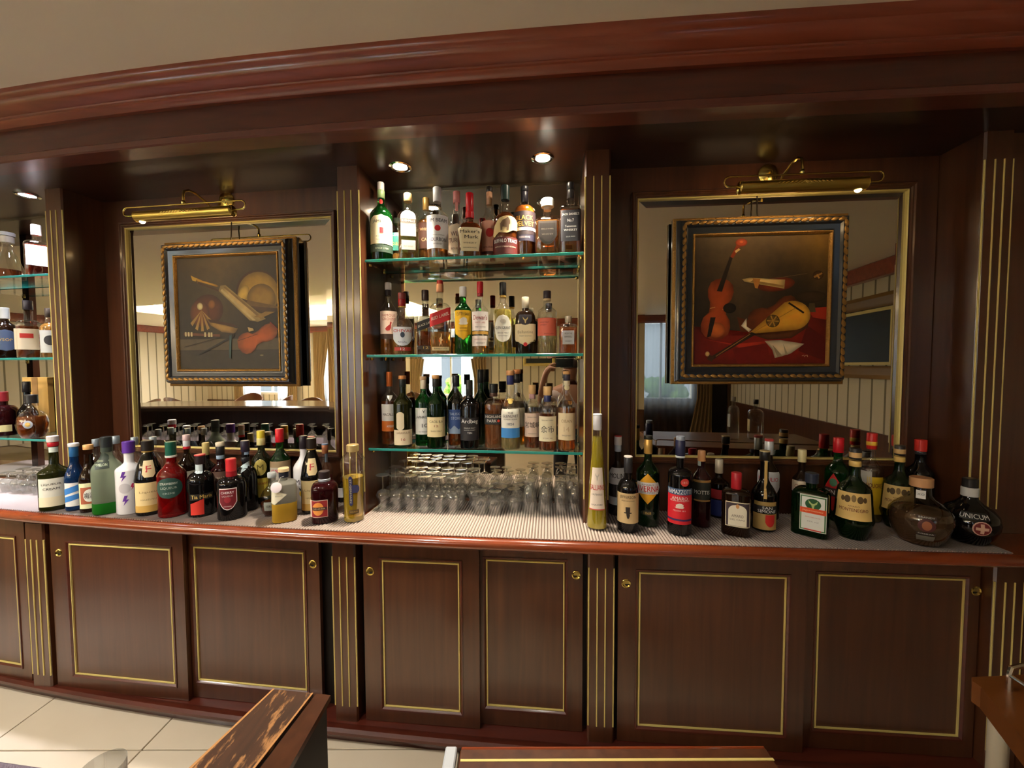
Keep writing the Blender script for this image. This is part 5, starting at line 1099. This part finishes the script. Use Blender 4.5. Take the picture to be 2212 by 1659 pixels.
for k, nm in (('l6', 'dark hazelnut liqueur bottle with F badge left of the red liqueur'), ('l16', 'dark hazelnut liqueur bottle with F badge near the gold-strip pilaster')):
    bottle(k, nm, [(.85, 0), (.93, .005), (1, .03), (1, .44), (1.02, .47), (.98, .50), (.86, .62), (.66, .72), (.46, .80), (.36, .85), (.34, .88)], 'black', [(.86, 1, .44, (34, 26, 22)), (.845, .865, .42, GLD, .6)],
      [L(.52, .74, .5, (228, 206, 160), poly=[(-1, 1), (1, 1), (1, .2), (.6, 0), (-.6, 0), (-1, .2)], name='badge', tx=[T('F', .63, .22, .085, (190, 50, 60), 0, .02)]), L(.06, .45, 1.15, (230, 206, 150), tx=[T('Liqueur', .32, .7, .035, (150, 120, 80)), T('HAZELNUT', .22, .6, .022, (150, 120, 80))]), L(.05, .14, 1.16, (206, 164, 84), name='gold_band', lift=2)], group=LC)
bottle('l7', 'bright red liqueur bottle with green cap and green oval label', P(.54, .74, .34, .80), 'red', [(.80, 1, .38, (20, 84, 66)), (.79, .82, .40, (210, 214, 206))], [L(.26, .54, .95, (40, 74, 66), 'oval', c=-.25, tx=[T('STRAWBERRY', .46, .6, .03, (210, 216, 206), 0, .01), T('LIQUEUR', .40, .55, .035, (180, 190, 176)), T('CREME', .33, .4, .025, (170, 180, 170))])], group=LC)
bottle('l8', 'black coffee liqueur bottle with gold script and red wedge', P(.54, .72, .34, .84, 'round'), 'black', [(.84, 1, .38, (36, 26, 28)), (.98, 1.0, .42, (196, 50, 56))], [L(.28, .38, .9, (26, 22, 22), name='label', tx=[T('Tia Maria', .335, .75, .06, (214, 180, 96), 0, .01)]), L(.04, .30, .5, (206, 52, 40), poly=[(-1, 1 - .3), (1, 1), (1, 0), (-1, 0)], name='red_wedge', c=-.35), L(.70, .84, .34, (196, 210, 214), name='strip', c=-.2)], group=LC)
bottle('l7b', 'dark bottle with white and red striped capsule in the back row', P(.58, .74, .34, .80), 'brown', [(.92, 1, .40, (222, 190, 190)), (.80, .92, .38, (206, 206, 210)), (.80, .84, .40, (196, 40, 50))], [L(.2, .5, 1.1, (200, 190, 170))], group=LC)
bottle('l8b', 'dark bottle with straw-yellow neck in the back row', P(.58, .74, .34, .82), 'black', [(.80, 1, .38, (196, 176, 110))], [L(.2, .5, 1.1, (60, 50, 40))], group=LC)
bottle('l9', 'dark bottle with black neck, ivory top and brown label behind the cherry liqueur', P(.56, .70, .36, .80), 'plum', [(.80, .94, .44, (34, 34, 36)), (.94, 1, .46, (232, 218, 190)), (.74, .80, .4, (170, 196, 220))], [L(.24, .56, 1.1, (120, 90, 76), tx=[T('AMARO', .45, .7, .07, (214, 196, 170))])], group=LC)
bottle('l10', 'black cherry liqueur bottle with red cap and maroon shield label', P(.56, .70, .32, .80, 'round'), 'black', [(.70, 1, .36, (206, 44, 50)), (.70, .80, .37, (150, 24, 34))], [L(.18, .54, .62, (226, 214, 214), 'shield', c=-.3, name='label_border'), L(.195, .525, .57, (112, 24, 34), 'shield', c=-.3, lift=2, tx=[T('CHERRY', .47, .44, .04, (236, 226, 226), 0, .02), T('LIQUEUR', .41, .36, .03, (216, 190, 190)), T('DENMARK', .24, .26, .02, (216, 190, 190))]), L(.30, .40, .22, (150, 40, 50), poly=CIRC, name='cherry', c=-.3, lift=3)], fl=.9, group=LC)
bottle('l11', 'large dark green monastery bottle with pale neck ribbon', P(.44, .64, .32, .84, 'round'), 'black', [(.84, 1, .38, (40, 34, 52)), (.70, .76, .38, (30, 30, 36))], [L(.60, .68, .5, (196, 216, 220), slant=.3, name='ribbon'), L(.80, .99, .3, (150, 176, 206), name='strip', c=.2)], group=LC)
bottle('l12', 'bottle with yellow capsule and round yellow badge in the back row', P(.58, .74, .34, .80), 'olive', [(.80, 1, .40, (226, 206, 60)), (.80, .90, .42, (232, 220, 150))], [L(.40, .62, .62, (206, 186, 96), poly=CIRC, name='badge', c=-.15, tx=[T('M', .51, .3, .08, (110, 96, 40), 0, .02)]), L(.10, .36, 1.1, (216, 190, 70), tx=[T('Liquore', .29, .7, .05, (190, 90, 40), 0, .01)])], group=LC)
bottle('l13', 'green vermouth bottle with bright red cap and grey label', P(.56, .74, .34, .82, 's'), 'green', [(.82, 1, .41, (214, 30, 44))], [L(.50, .58, 1.2, (170, 146, 110), name='neck_band'), L(.10, .50, 1.2, (196, 190, 176), tx=[T('GRANI', .45, .85, .045, (206, 50, 90), -.1, .02)]), L(.25, .38, .35, (40, 40, 56), name='picture', c=.2, lift=2)], group=LC)
bottle('l14', 'small round dark decanter with glass neck and silver label', [(.6, 0), (.72, .02), (.92, .14), (1, .30), (.95, .44), (.78, .56), (.5, .64), (.32, .70), (.30, .90)], 'smoke', [(.88, 1, .36, (190, 196, 196))], [L(.16, .36, .75, (128, 132, 124), tx=[T('GRAPPA', .26, .5, .05, DRK)])], ((120, 40, 16), .30), group=LC)
lim = bottle('l15', 'frosted bottle half full of yellow liqueur with hanging white tag', P(.70, .76, .30, .84, 'round'), 'frost', [(.93, 1, .46, (222, 196, 150)), (.82, .93, .40, (34, 36, 48))], [L(.36, .64, .62, (228, 222, 196), poly=[(-1, .1), (-.9, 1), (1, .62), (-.6, 0)], name='label', c=-.4, lift=2, tx=[T('limoncello', .52, .3, .025, (130, 130, 110))])], n=4, group=LC, fill=((222, 176, 60), .36))
tg = MB().lathe([(.019, 0), (.02, .0004), (.019, .0008), (0, .0008)], 24).build('hanging_tag', flat((228, 216, 222)), lim)
tg.matrix_local = Matrix.Translation((-.026, -.047, .142)) @ Matrix.Rotation(-.35, 4, 'Z') @ Matrix.Rotation(1.35, 4, 'X')
MB().tube([(-.02, -.044, .158), (-.012, -.02, .172), (0, -.017, .175)], .0008, 6).build('tag_string', flat((220, 210, 200)), lim)
bottle('l17', 'white coconut rum bottle with dark cap and palm print', P(.54, .74, .34, .82), 'white', [(.82, 1, .40, (44, 36, 44))], [L(.33, .42, .7, (236, 234, 236), name='label', tx=[T('Malibu', .38, .9, .07, (60, 54, 60), 0, .01)]), L(.16, .28, .5, (232, 190, 40), poly=CIRC, name='sun'), L(.2, .32, .34, (40, 34, 34), poly=STAG, name='palm', lift=2, c=-.2)], group=LC)
bottle('l18', 'slim clear bottle with copper cap and blue tax strip by the pilaster', P(.58, .74, .36, .82), 'clear', [(.84, 1, .42, (190, 122, 86)), (.98, 1.0, .44, (120, 150, 190))], [L(.70, .96, .2, (160, 186, 214), name='strip', c=.15), L(.2, .5, 1.0, (120, 60, 50))], (AMB, .4), group=LC)
bottle('l19', 'purple-brown quilted glass bottle with red and orange label and silver neck ring', P(.64, .80, .40, .86, 'round'), 'plum', [(.84, 1, .42, (44, 32, 34)), (.80, .85, .46, (190, 200, 214), .6)], [L(.14, .48, .62, (226, 206, 190), c=-.42, name='label_border'), L(.15, .47, .59, (150, 40, 44), c=-.42, lift=2, tx=[T('AMARETTO', .315, .5, .035, (226, 180, 110))]), L(.18, .44, .40, (232, 150, 70), poly=CIRC, name='sun_disc', c=-.5, lift=3), L(.285, .345, .56, (70, 40, 40), name='band', c=-.42, lift=4, tx=[T('VENEZIA', .315, .42, .03, (226, 200, 160))])], n=3.2, group=LC)
bottle('l20', 'fluted art-deco bottle half full of yellow elderflower liqueur with gold cap', [(.80, 0), (.86, .01), (.82, .06), (.80, .12), (.82, .30), (.88, .55), (1.0, .76), (.98, .80), (.72, .87), (.50, .905), (.46, .92)], 'clear', [(.91, 1, .50, (216, 190, 130), .6)],
  [L(.22, .62, .16, (48, 50, 96), poly=[(-1, .06), (0, 0), (1, .06), (1, .94), (0, 1), (-1, .94)], name='label', c=-.25, lift=2, tx=[T('ST-GERMAIN', .42, .075, .31, (220, 206, 160), 0, 0, True)]), L(.38, .50, .46, (58, 60, 100), poly=[(-1, .3), (-.6, .1), (.6, .1), (1, .3), (1, .7), (.6, .95), (-.6, .95), (-1, .7)], name='badge', c=.08), L(.12, .17, .5, (92, 70, 40), name='lower_label', tx=[T('LIQUEUR', .145, .36, .02, GLD)])], ((240, 190, 40), .58, .7), flutes=12, group=LC)
bottle('l21', 'small dark bottle with white label tucked behind the fluted bottle', P(.6, .78, .36, .86), 'black', [(.86, 1, .42, (30, 26, 26))], [L(.2, .6, 1.1, WHT)], group=LC)
# ---- worktop, right half
bottle('r1', 'very tall tapering yellow liqueur bottle with white cap beside the niche', [(.92, 0), (1, .01), (.98, .06), (.90, .15), (.76, .40), (.60, .60), (.50, .72), (.43, .80), (.40, .88)], 'clear', [(.86, 1, .41, (214, 214, 222)), (.99, 1, .43, (224, 224, 230))],
  [L(.18, .54, .9, (236, 222, 206), 'trap', [T('GALLIANO', .37, .95, .045, (200, 60, 60), 0, .01), T('L’AUTENTICO', .31, .6, .015, DRK), T('LIQUORE', .22, .6, .015, DRK)]), L(.175, .185, .92, (206, 90, 80), name='border', lift=2), L(.43, .50, .3, (200, 190, 176), poly=STAG, name='emblem', lift=2)], ((244, 214, 40), .80, .62), group=RC)
bottle('r2', 'dark-looking anise liqueur bottle with white red-rimmed cap in the bay corner', P(.52, .68, .32, .82), 'smoke', [(.88, 1, .40, (226, 222, 224)), (.99, 1.0, .42, (206, 60, 60)), (.80, .88, .36, (180, 190, 206))], [L(.40, .60, 1.15, (206, 206, 210), tx=[T('MOLINARI', .51, 1.2, .06, (40, 38, 44), .3, .02)]), L(.14, .24, 1.15, (190, 194, 196), name='lower_label')], ((150, 140, 150), .5), group=RC)
bottle('r3', 'matte dark amaro bottle with kraft label of a top-hatted bearded man', P(.52, .70, .36, .80, 'round'), 'black', [(.78, 1, .40, (44, 44, 48)), (.985, 1.0, .42, (206, 196, 190))], [L(.13, .53, 1.25, (206, 178, 130), tx=[T('JEFFERSON', .475, .78, .05, (60, 48, 36), 0, .01), T('AMARO IMPORTANTE', .43, .6, .016, (60, 48, 36))]), L(.19, .35, .34, (48, 40, 34), poly=HAT, name='hat_emblem', lift=2)], group=RC)
bottle('r4', 'amaro bottle with gold foil neck and yellow diamond label', P(.58, .74, .32, .80, 's'), 'dkgreen', [(.80, .97, .36, (214, 170, 90), .5), (.96, 1, .38, (36, 36, 30))], [L(.26, .60, 1.25, (232, 168, 36), 'diamond'), L(.37, .50, 1.22, (232, 226, 224), poly=[(-.8, 0), (.8, 0), (1, .5), (.8, 1), (-.8, 1), (-1, .5)], name='banner', lift=2, tx=[T('AVERNA', .43, 1.05, .062, (206, 40, 46), 0, .03), T('AMARO', .475, .5, .018, (60, 80, 110)), T('SICILIANO', .39, .6, .018, (60, 80, 110))]), L(.13, .19, .6, (40, 44, 34), 'oval', name='lower_label', tx=[T('1868', .16, .3, .03, GLD)])], group=RC)
bottle('r5', 'tall amaro bottle with navy cap and bright red label with blue top band', P(.60, .68, .32, .80, 'round'), 'black', [(.80, .96, .40, (40, 44, 74)), (.95, 1, .36, (150, 160, 176)), (.78, .80, .40, (196, 204, 214))], [L(.12, .42, 1.2, (214, 36, 48), tx=[T('AMARO', .385, .65, .035, (240, 220, 214), 0, .02), T('FELSINA RAMAZZOTTI', .36, .8, .014, (240, 220, 214)), T('MILANO 1815', .26, .5, .015, (240, 220, 214))]), L(.42, .485, 1.22, (60, 84, 120), name='top_band', tx=[T('RAMAZZOTTI', .452, 1.02, .045, (236, 236, 240), 0, .03)]), L(.285, .335, .42, (236, 220, 206), poly=SHIP, name='emblem', lift=2), L(.155, .175, 1.21, (60, 40, 90), name='stripe', lift=2), L(.51, .59, .36, (206, 60, 56), poly=CIRC, name='seal', c=.42, tx=[T('1815', .55, .2, .022, (240, 200, 190))])], group=RC)
bottle('r7', 'reddish-brown bitter bottle with grey strip neck and black-green label', P(.62, .78, .36, .86), 'plum', [(.86, 1, .40, (206, 150, 100)), ], [L(.34, .64, 1.2, (36, 40, 34), 'oval', c=.1, tx=[T('MOTTIS', .47, .8, .05, (226, 226, 220), .1, .03)]), L(.60, .63, 1.0, (170, 130, 70), name='gold_line', lift=2, c=.15), L(.35, .37, .9, (170, 130, 70), name='gold_line', lift=2, c=.15), L(.80, .99, .24, (176, 190, 186), name='strip', c=-.3)], group=RC)
bottle('r8', 'short bottle with white-gold cap and red over blue label', P(.58, .70, .34, .78), 'brown', [(.76, 1, .40, (206, 196, 174), .2)], [L(.34, .50, 1.1, (160, 36, 44), c=.1), L(.04, .32, 1.1, (36, 46, 110), name='blue_label', c=.1)], group=RC)
bottle('r9', 'squat dark bottle with red wax neck and ornate cream label', P(.66, .74, .36, .80, 'round'), 'brown', [(.72, 1, .37, (176, 34, 44))], [L(.16, .56, .82, (226, 214, 180), c=.12, name='label_border'), L(.175, .545, .78, (70, 56, 62), c=.12, lift=2), L(.18, .52, .62, (226, 218, 196), 'arch', c=.12, lift=3, name='inner_label', tx=[T('AMARO', .34, .4, .045, (110, 96, 84), .12), T('DEL CAPO', .28, .5, .025, (110, 96, 84), .12)]), L(.46, .53, .12, (206, 150, 90), poly=CIRC, name='crest', c=.12, lift=4)], n=3.6, fl=.8, group=RC)
bottle('r10', 'black amaro bottle with gold ribbon down the neck and gold-red label', P(.44, .66, .34, .86, 's'), 'black', [(.88, 1, .42, (30, 28, 26)), (.985, 1.0, .43, (196, 176, 130))], [L(.03, .23, 1.1, (176, 144, 84), c=.2), L(.07, .22, .4, (196, 40, 36), 'shield', c=.55, lift=2, name='shield'), L(.24, .33, 1.1, (28, 26, 26), c=.2, name='name_band', tx=[T('SAN', .305, .4, .035, WHT, .1, .02), T('SIMONE', .262, .75, .04, WHT, .1, .03)]), L(.33, .38, 1.0, (170, 140, 80), name='gold_band', c=.2), L(.42, .88, .12, (190, 156, 90), name='ribbon', c=.12)], group=RC)
bottle('r11', 'dark herb liqueur bottle with silver capsule and white name label behind the gold-ribbon one', P(.56, .74, .34, .80), 'brown', [(.80, .97, .40, (200, 206, 210), .3), (.97, 1, .41, (190, 60, 60))], [L(.30, .60, 1.2, (206, 208, 214), 'shield', tx=[T('BRAULIO', .51, .9, .05, (190, 50, 70), 0, .02)])], group=RC)
bottle('r12', 'dark bottle with cream cap and small white label behind the green square bottle', P(.54, .70, .36, .82), 'brown', [(.82, 1, .46, (224, 212, 160))], [L(.40, .56, 1.2, (216, 200, 176), tx=[T('CHINA', .48, .7, .06, (170, 80, 60), 0, .02)])], group=RC)
bottle('r13', 'square green herbal liqueur bottle with white, orange and green label', P(.66, .76, .32, .84, 'round'), 'dkgreen', [(.84, 1, .38, (44, 50, 66))], [L(.10, .68, .70, (206, 214, 200), c=.22, name='label_border'), L(.115, .665, .66, (60, 110, 60), c=.22, lift=2), L(.13, .65, .60, (226, 228, 222), c=.22, lift=3, name='inner_label', tx=[T('35% vol', .26, .3, .02, (150, 150, 150), .22), T('KRÄUTER LIKÖR', .33, .4, .018, (206, 90, 70), .22)]), L(.45, .63, .42, (30, 84, 40), poly=CIRC, name='roundel', c=.22, lift=4), L(.47, .61, .28, (170, 190, 120), poly=STAG, name='stag_emblem', c=.22, lift=5), L(.39, .475, .68, (226, 84, 36), c=.22, lift=5, name='orange_band', tx=[T('Jägermeister', .432, .56, .035, (250, 200, 160), .22, .01)]), L(.115, .135, .45, (206, 60, 50), c=.22, lift=5, name='red_line')], n=7, fl=.8, rot=-8, group=RC)
bottle('r14', 'green artichoke bitter bottle with red cap and red label', P(.58, .74, .34, .82, 's'), 'green', [(.82, 1, .42, (206, 30, 44))], [L(.12, .58, 1.0, (196, 30, 34), 'diamond', c=-.3), L(.30, .40, .9, (60, 40, 40), c=-.3, name='name_band', lift=2, tx=[T('CYNAR', .35, .75, .055, (230, 226, 220), -.3, .02)]), L(.42, .52, .3, (70, 120, 90), poly=CIRC, name='artichoke', c=-.3, lift=3)], group=RC)
MONT = [(.62, 0), (.68, .01), (.82, .10), (.96, .17), (1, .20), (.96, .24), (.94, .26), (.86, .50), (.80, .56), (.62, .60), (.36, .64), (.28, .70), (.26, .86)]
for k, nm in (('r15', 'green waisted amaro bottle with cream label standing in front by the square green bottle'), ('r17', 'green waisted amaro bottle with cream label behind the big round decanter')):
    bottle(k, nm, MONT, 'dkgreen', [(.88, 1, .30, (36, 34, 34)), (.90, .96, .31, (214, 176, 120)), (.80, .86, .30, (226, 190, 110))], [L(.235, .53, 1.05, (222, 188, 116), tx=[T('MONTENEGRO', .345, .78, .035, (120, 60, 40), 0, .03), T('AMARO', .385, .3, .016, (120, 60, 40))]), L(.42, .50, .17, (90, 70, 40), poly=CIRC, name='medal', c=-.34, lift=2), L(.42, .50, .17, (90, 70, 40), poly=CIRC, name='medal', c=.34, lift=2), L(.43, .51, .13, (130, 104, 60), poly=CIRC, name='medal', lift=2), L(.43, .49, .11, (90, 70, 40), poly=CIRC, name='medal', c=-.6, lift=2), L(.43, .49, .11, (90, 70, 40), poly=CIRC, name='medal', c=.6, lift=2)], group=RC)
bottle('r16', 'clear liqueur bottle with red and yellow cap and yellow label in the back row', P(.58, .72, .34, .82), 'clear', [(.82, 1, .42, (206, 40, 40)), (.86, .91, .43, (226, 180, 60))], [L(.10, .52, .8, (222, 186, 36), c=.3, tx=[T('LIQUORE', .42, .6, .06, (120, 50, 40), .3, .02)]), L(.36, .58, .7, (190, 190, 184), c=-.6, name='back_print')], (PALE, .3), group=RC)
bottle('r18', 'black bottle with bright red cap in the dark corner', P(.58, .74, .36, .84), 'black', [(.86, 1, .44, (206, 52, 44)), (.82, .86, .38, (70, 66, 66))], [], group=RC)
bottle('r19', 'large globe decanter of brown brandy with cork stopper and round crest', [(.58, 0), (.66, .02), (.86, .16), (.98, .30), (1, .38), (.95, .48), (.80, .57), (.58, .64), (.42, .68), (.32, .74), (.30, .88)], 'smoke', [(.86, 1, .36, (206, 156, 110))], [L(.26, .46, .26, (76, 34, 34), poly=CIRC, name='crest', c=.2, lift=2), L(.29, .43, .14, (150, 90, 60), poly=CIRC, name='crest_centre', c=.2, lift=3), L(.12, .20, .30, (96, 92, 84), name='label', c=.2), L(.70, .82, .14, (226, 224, 220), name='strip', tx=[T('XO', .76, .1, .03, DRK)]), L(.455, .50, .3, (54, 38, 32), name='arc_print', c=.2, tx=[T('BRANDY', .48, .24, .022, (200, 200, 196), .2)]), L(.21, .25, .3, (54, 38, 32), name='arc_print', c=.2, tx=[T('RISERVA', .232, .24, .02, (200, 200, 196), .2)])], ((190, 136, 96), .50), group=RC)
bottle('r20', 'round black bitter bottle with red cross roundel at the right end of the mat', [(.52, 0), (.60, .015), (.82, .12), (.97, .25), (1, .33), (.93, .45), (.74, .54), (.46, .61), (.28, .68), (.24, .84)], 'black', [(.84, 1, .26, (40, 38, 38)), (.72, .86, .29, (206, 206, 208))], [L(.20, .42, .31, (206, 164, 150), poly=CIRC, name='roundel', c=.42, lift=2), L(.215, .405, .265, (110, 30, 30), poly=CIRC, name='roundel_field', c=.42, lift=3), L(.235, .385, .20, (206, 170, 150), poly=[(-.3, 0), (.3, 0), (.3, .35), (1, .35), (1, .65), (.3, .65), (.3, 1), (-.3, 1), (-.3, .65), (-1, .65), (-1, .35), (-.3, .35)], name='cross', c=.42, lift=4), L(.43, .53, .5, (18, 16, 16), name='name_band', c=.2, lift=1, tx=[T('UNICUM', .48, .5, .06, (226, 226, 226), .2, .02)])], group=RC)
# ---- far-left niche
def f0(key, u, w, z, H, R): x, y, _ = F0.p(u, w); BT[key] = [x, y, z, H, R]
f0('n1', .485, .10, 1.876, .23, .055); f0('n2', .689, .09, 1.876, .25, .043); f0('n3', .454, .09, 1.488, .25, .045); f0('n4', .61, .09, 1.488, .28, .043); f0('n5', .724, .10, 1.488, .24, .036); f0('n6', .411, .09, 1.1, .22, .05); f0('n7', .654, .06, 1.1, .21, .055); f0('n8', .50, .13, 1.1, .27, .036); f0('n9', .72, .15, 1.1, .24, .036)
NG = 'bottles in the far-left niche'
bottle('n1', 'faceted cognac decanter on the top shelf of the far-left niche', [(.8, 0), (1, .02), (.95, .2), (.5, .52), (.36, .62), (.34, .8)], 'clear', [(.78, .92, .42, (220, 214, 200)), (.92, 1, .5, (210, 214, 214))], [], (DAMB, .2), flutes=10, group=NG)
bottle('n2', 'square cognac bottle with plain white label on the top shelf of the far-left niche', P(.6, .7, .36, .8, 'round'), 'clear', [(.8, 1, .42, (226, 222, 216))], [L(.2, .58, .85, (222, 216, 206), tx=[T('COGNAC', .45, .5, .03, DRK)])], ((170, 40, 26), .6), n=5, group=NG)
bottle('n3', 'dark cognac bottle with blue-grey label on the middle shelf of the far-left niche', P(.6, .74, .36, .8), 'brown', [(.78, 1, .4, (206, 206, 200))], [L(.14, .56, 1.0, (70, 84, 110), 'oval', tx=[T('VSOP', .36, .5, .05, GLD)])], group=NG)
bottle('n4', 'square-shouldered amber cognac bottle with cream and red label in the far-left niche', P(.56, .66, .36, .82, 'round'), 'clear', [(.84, 1, .4, (60, 56, 66))], [L(.14, .50, .9, (222, 206, 176), c=-.2), L(.34, .42, .5, (190, 50, 40), name='red_seal', c=-.2, lift=2)], (DAMB, .55), n=4, group=NG)
bottle('n5', 'bottle with black and white label beside the pilaster in the far-left niche', P(.6, .74, .36, .82), 'clear', [(.82, 1, .4, (60, 50, 44))], [L(.1, .55, 1.1, (206, 206, 200)), L(.25, .45, .6, (50, 50, 52), poly=CIRC, name='print', lift=2)], (AMB, .7), group=NG)
bottle('n6', 'red-brown brandy bottle on the lowest shelf of the far-left niche', P(.55, .7, .34, .8, 'round'), 'plum', [(.78, 1, .4, (150, 40, 50))], [L(.1, .25, .5, (216, 206, 150))], group=NG)
bottle('n7', 'round-bodied brandy decanter with gold crest in the far-left niche', [(.6, 0), (.7, .02), (.92, .14), (1, .32), (.92, .48), (.7, .58), (.4, .64), (.32, .7), (.3, .84)], 'clear', [(.80, 1, .40, (40, 36, 34))], [L(.24, .42, .3, (170, 176, 186), poly=CIRC, name='crest_ring', c=-.3), L(.28, .38, .16, (206, 170, 90), poly=CIRC, name='crest', c=-.3, lift=2)], (DAMB, .5), group=NG)
bottle('n8', 'tall dark bottle in front of the cardboard box in the far-left niche', P(.4, .62, .36, .8), 'black', [(.8, 1, .42, (26, 24, 26))], [], group=NG)
bottle('n9', 'amber bottle with orange strip next to the pilaster in the far-left niche', P(.5, .66, .36, .8), 'clear', [(.8, 1, .4, (30, 30, 30))], [L(.05, .5, .5, (230, 150, 60))], (AMB2, .6), group=NG)
bx = thing('gift_box', 'plain tan cardboard gift box on the lowest shelf of the far-left niche', 'box', F0.p(.45, .202, 1.1), F0.a)
MB().box(-.085, .085, -.012, .012, .0, .29, .001).build('carton', mat('cardboard', (206, 160, 84), .8), bx); MB().box(-.02, .02, -.0128, -.0121, .14, .29).build('printed_stripe', flat((150, 110, 60)), bx)
# ---- two clear bottles on the honey-coloured shelf (mirrored below the lute painting)
bottle('x1', 'slim clear vodka bottle mirrored below the lute painting', P(.66, .8, .34, .9, 'round'), 'clear', [(.9, 1, .38, (150, 146, 140), .4)], [L(.3, .6, .9, (190, 190, 186))], None, xy=(1.36, .34, .92, .30, .036), group='bottles on the honey-coloured shelf')
bottle('x2', 'clear square gin bottle mirrored below the lute painting', P(.66, .76, .3, .88, 'round'), 'clear', [(.88, 1, .36, (40, 34, 30))], [L(.2, .5, .8, (196, 176, 130))], None, n=5, xy=(1.52, .30, .92, .28, .045), group='bottles on the honey-coloured shelf')

# ================================================================ glassware
def thin(prof, n=22):
    return MB().lathe(prof, n, cap0=False, cap1=False)
GG = clear_glass('glassware', (.87, .88, .875), ior=2.1)
def refraction_haze(m):                              # faint diffuse white stands in for light refracted in the bowl walls
    nt = m.node_tree; o = next(n for n in nt.nodes if n.type == 'OUTPUT_MATERIAL'); old = o.inputs[0].links[0].from_socket
    d = nt.nodes.new('ShaderNodeBsdfDiffuse'); d.inputs[0].default_value = (.85, .86, .85, 1); mx = nt.nodes.new('ShaderNodeMixShader'); mx.inputs[0].default_value = .03
    nt.links.new(old, mx.inputs[1]); nt.links.new(d.outputs[0], mx.inputs[2]); nt.links.new(mx.outputs[0], o.inputs[0])
refraction_haze(GG)
GST = mat('glass_stem', (235, 238, 236), 0.02, trans=1.0, ior=1.45)
def glass_thing(name, label, group, bowl, stem, foot):
    t = thing(name, label, 'glass', (0, 0, 0), 0, group)
    thin(bowl).build('bowl', GG, t)
    if stem: MB().lathe(stem, 12).build('stem', GST, t)
    if foot: thin(foot).build('foot', GG, t)
    return t
# upside down: the rim stands on the mat
def tulip(label, group):
    return glass_thing('grappa_glass', label, group, [(.0225, 0), (.0225, .002), (.021, .02), (.0195, .038), (.022, .046), (.0285, .058), (.029, .066), (.024, .077), (.012, .084), (.0045, .087)],
        [(.0045, .0865), (.0032, .095), (.003, .125), (.0042, .141)], [(.0035, .141), (.02, .1445), (.0285, .1465), (.0285, .148), (.02, .1475), (0, .147)])
def snifter(label, group):
    return glass_thing('snifter_glass', label, group, [(.0215, 0), (.022, .003), (.025, .02), (.029, .036), (.029, .048), (.022, .061), (.01, .068), (.004, .07)],
        [(.004, .0695), (.0034, .078), (.0042, .088)], [(.0035, .088), (.018, .091), (.0255, .093), (.0255, .0945), (.018, .094), (0, .0935)])
def flute(label, group):
    return glass_thing('highball_glass', label, group, [(.031, 0), (.0312, .002), (.0295, .03), (.026, .07), (.021, .098), (.012, .108), (.007, .111)],
        [(.0075, .110), (.006, .116), (.0075, .122)], [(.006, .122), (.02, .126), (.0275, .1285), (.0275, .131), (0, .1305)])
ZM = .8376
def scatter(proto, spots, labels=None):
    for i, (x, y) in enumerate(spots):
        g = proto if i == 0 else copy_tree(proto)
        g.location = (x, y, ZM); g.rotation_euler = (0, 0, random.uniform(0, 6))
        if labels: g['label'] = labels(i)
ORD = ['first', 'second', 'third', 'fourth', 'fifth', 'sixth', 'seventh']; ROW = ['front', 'middle', 'rear']; lab = []
sp = []
for r in range(3):
    for c in range(7 if r else 6):
        u = .058 + c * .0605 + (.012 * r if r < 2 else 0); sp.append(FN.p(u, .045 + r * .066)[:2]); lab.append('upturned long-stemmed tulip glass in the niche, %s row, %s from the left' % (ROW[r], ORD[c]))
scatter(tulip('upturned tulip grappa glass with long stem at the left of the niche', 'upturned grappa glasses in the niche'), sp, lambda i: lab[i])
sp = [FN.p(u, w)[:2] for u, w in ((.475, .045), (.534, .045), (.492, .108), (.551, .108), (.608, .082), (.503, .172), (.562, .172), (.62, .142), (.618, .202))]
scatter(snifter('short upturned snifter glass in the middle of the niche', 'upturned snifters in the niche'), sp, lambda i: 'short upturned snifter in the niche middle, ' + ['front left', 'front right', 'second row left', 'second row middle', 'second row right', 'third row left', 'third row middle', 'third row right', 'rearmost'][i] + ' one')
sp = [FN.p(.68 + c * .058 + .012 * (r % 2), .088 + r * .064)[:2] for r in range(2) for c in range(3)] + [FN.p(.852, .10)[:2], FN.p(.85, .165)[:2]]
sp = [FN.p(.672 + c * .0655, .085 + r * .068)[:2] for r in range(2) for c in range(3)] + [FN.p(.862 - .004, .10)[:2], FN.p(.846, .185)[:2]]
scatter(flute('tall upturned footed tumbler at the right of the niche', 'upturned footed tumblers in the niche'), sp, lambda i: 'tall upturned footed tumbler at the niche right, ' + ['front first', 'front second', 'front third', 'rear first', 'rear second', 'rear third', 'front fourth', 'rear fourth'][i] + ' from the snifters')
sp = [F0.p(.86 - c * .066 - .02 * (r % 2), .03 + r * .066)[:2] for r in range(3) for c in range(6)]
scatter(snifter('upturned glass in the far-left niche under the shelves', 'upturned glasses in the far-left niche'), [s for s in sp])
# glasses on the work shelf of the front bar (their row shows in the trumpet painting's mirror)
pr = tulip('upturned glass on the front bar work shelf, seen in the mirror', 'upturned glasses on the front bar')
k = 0
for r in range(3):
    for c in range(20):
        x = -3.5 + c * .125 + .05 * (r % 2); y = Yf(x) - .2 - r * .075
        g = pr if k == 0 else copy_tree(pr); k += 1
        g.location = (x, y, .804); g.rotation_euler = (0, 0, c)
t = thing('tumbler_glass', 'clear glass rim at the very bottom left edge of the view', 'glass', (-.555, .515, .7955), 0)
thin([(0, .004), (.020, .004), (.0225, .03), (.0245, .105), (.024, .105), (.022, .03), (.0195, .006), (0, .006)], 32).build('bowl', GG, t)
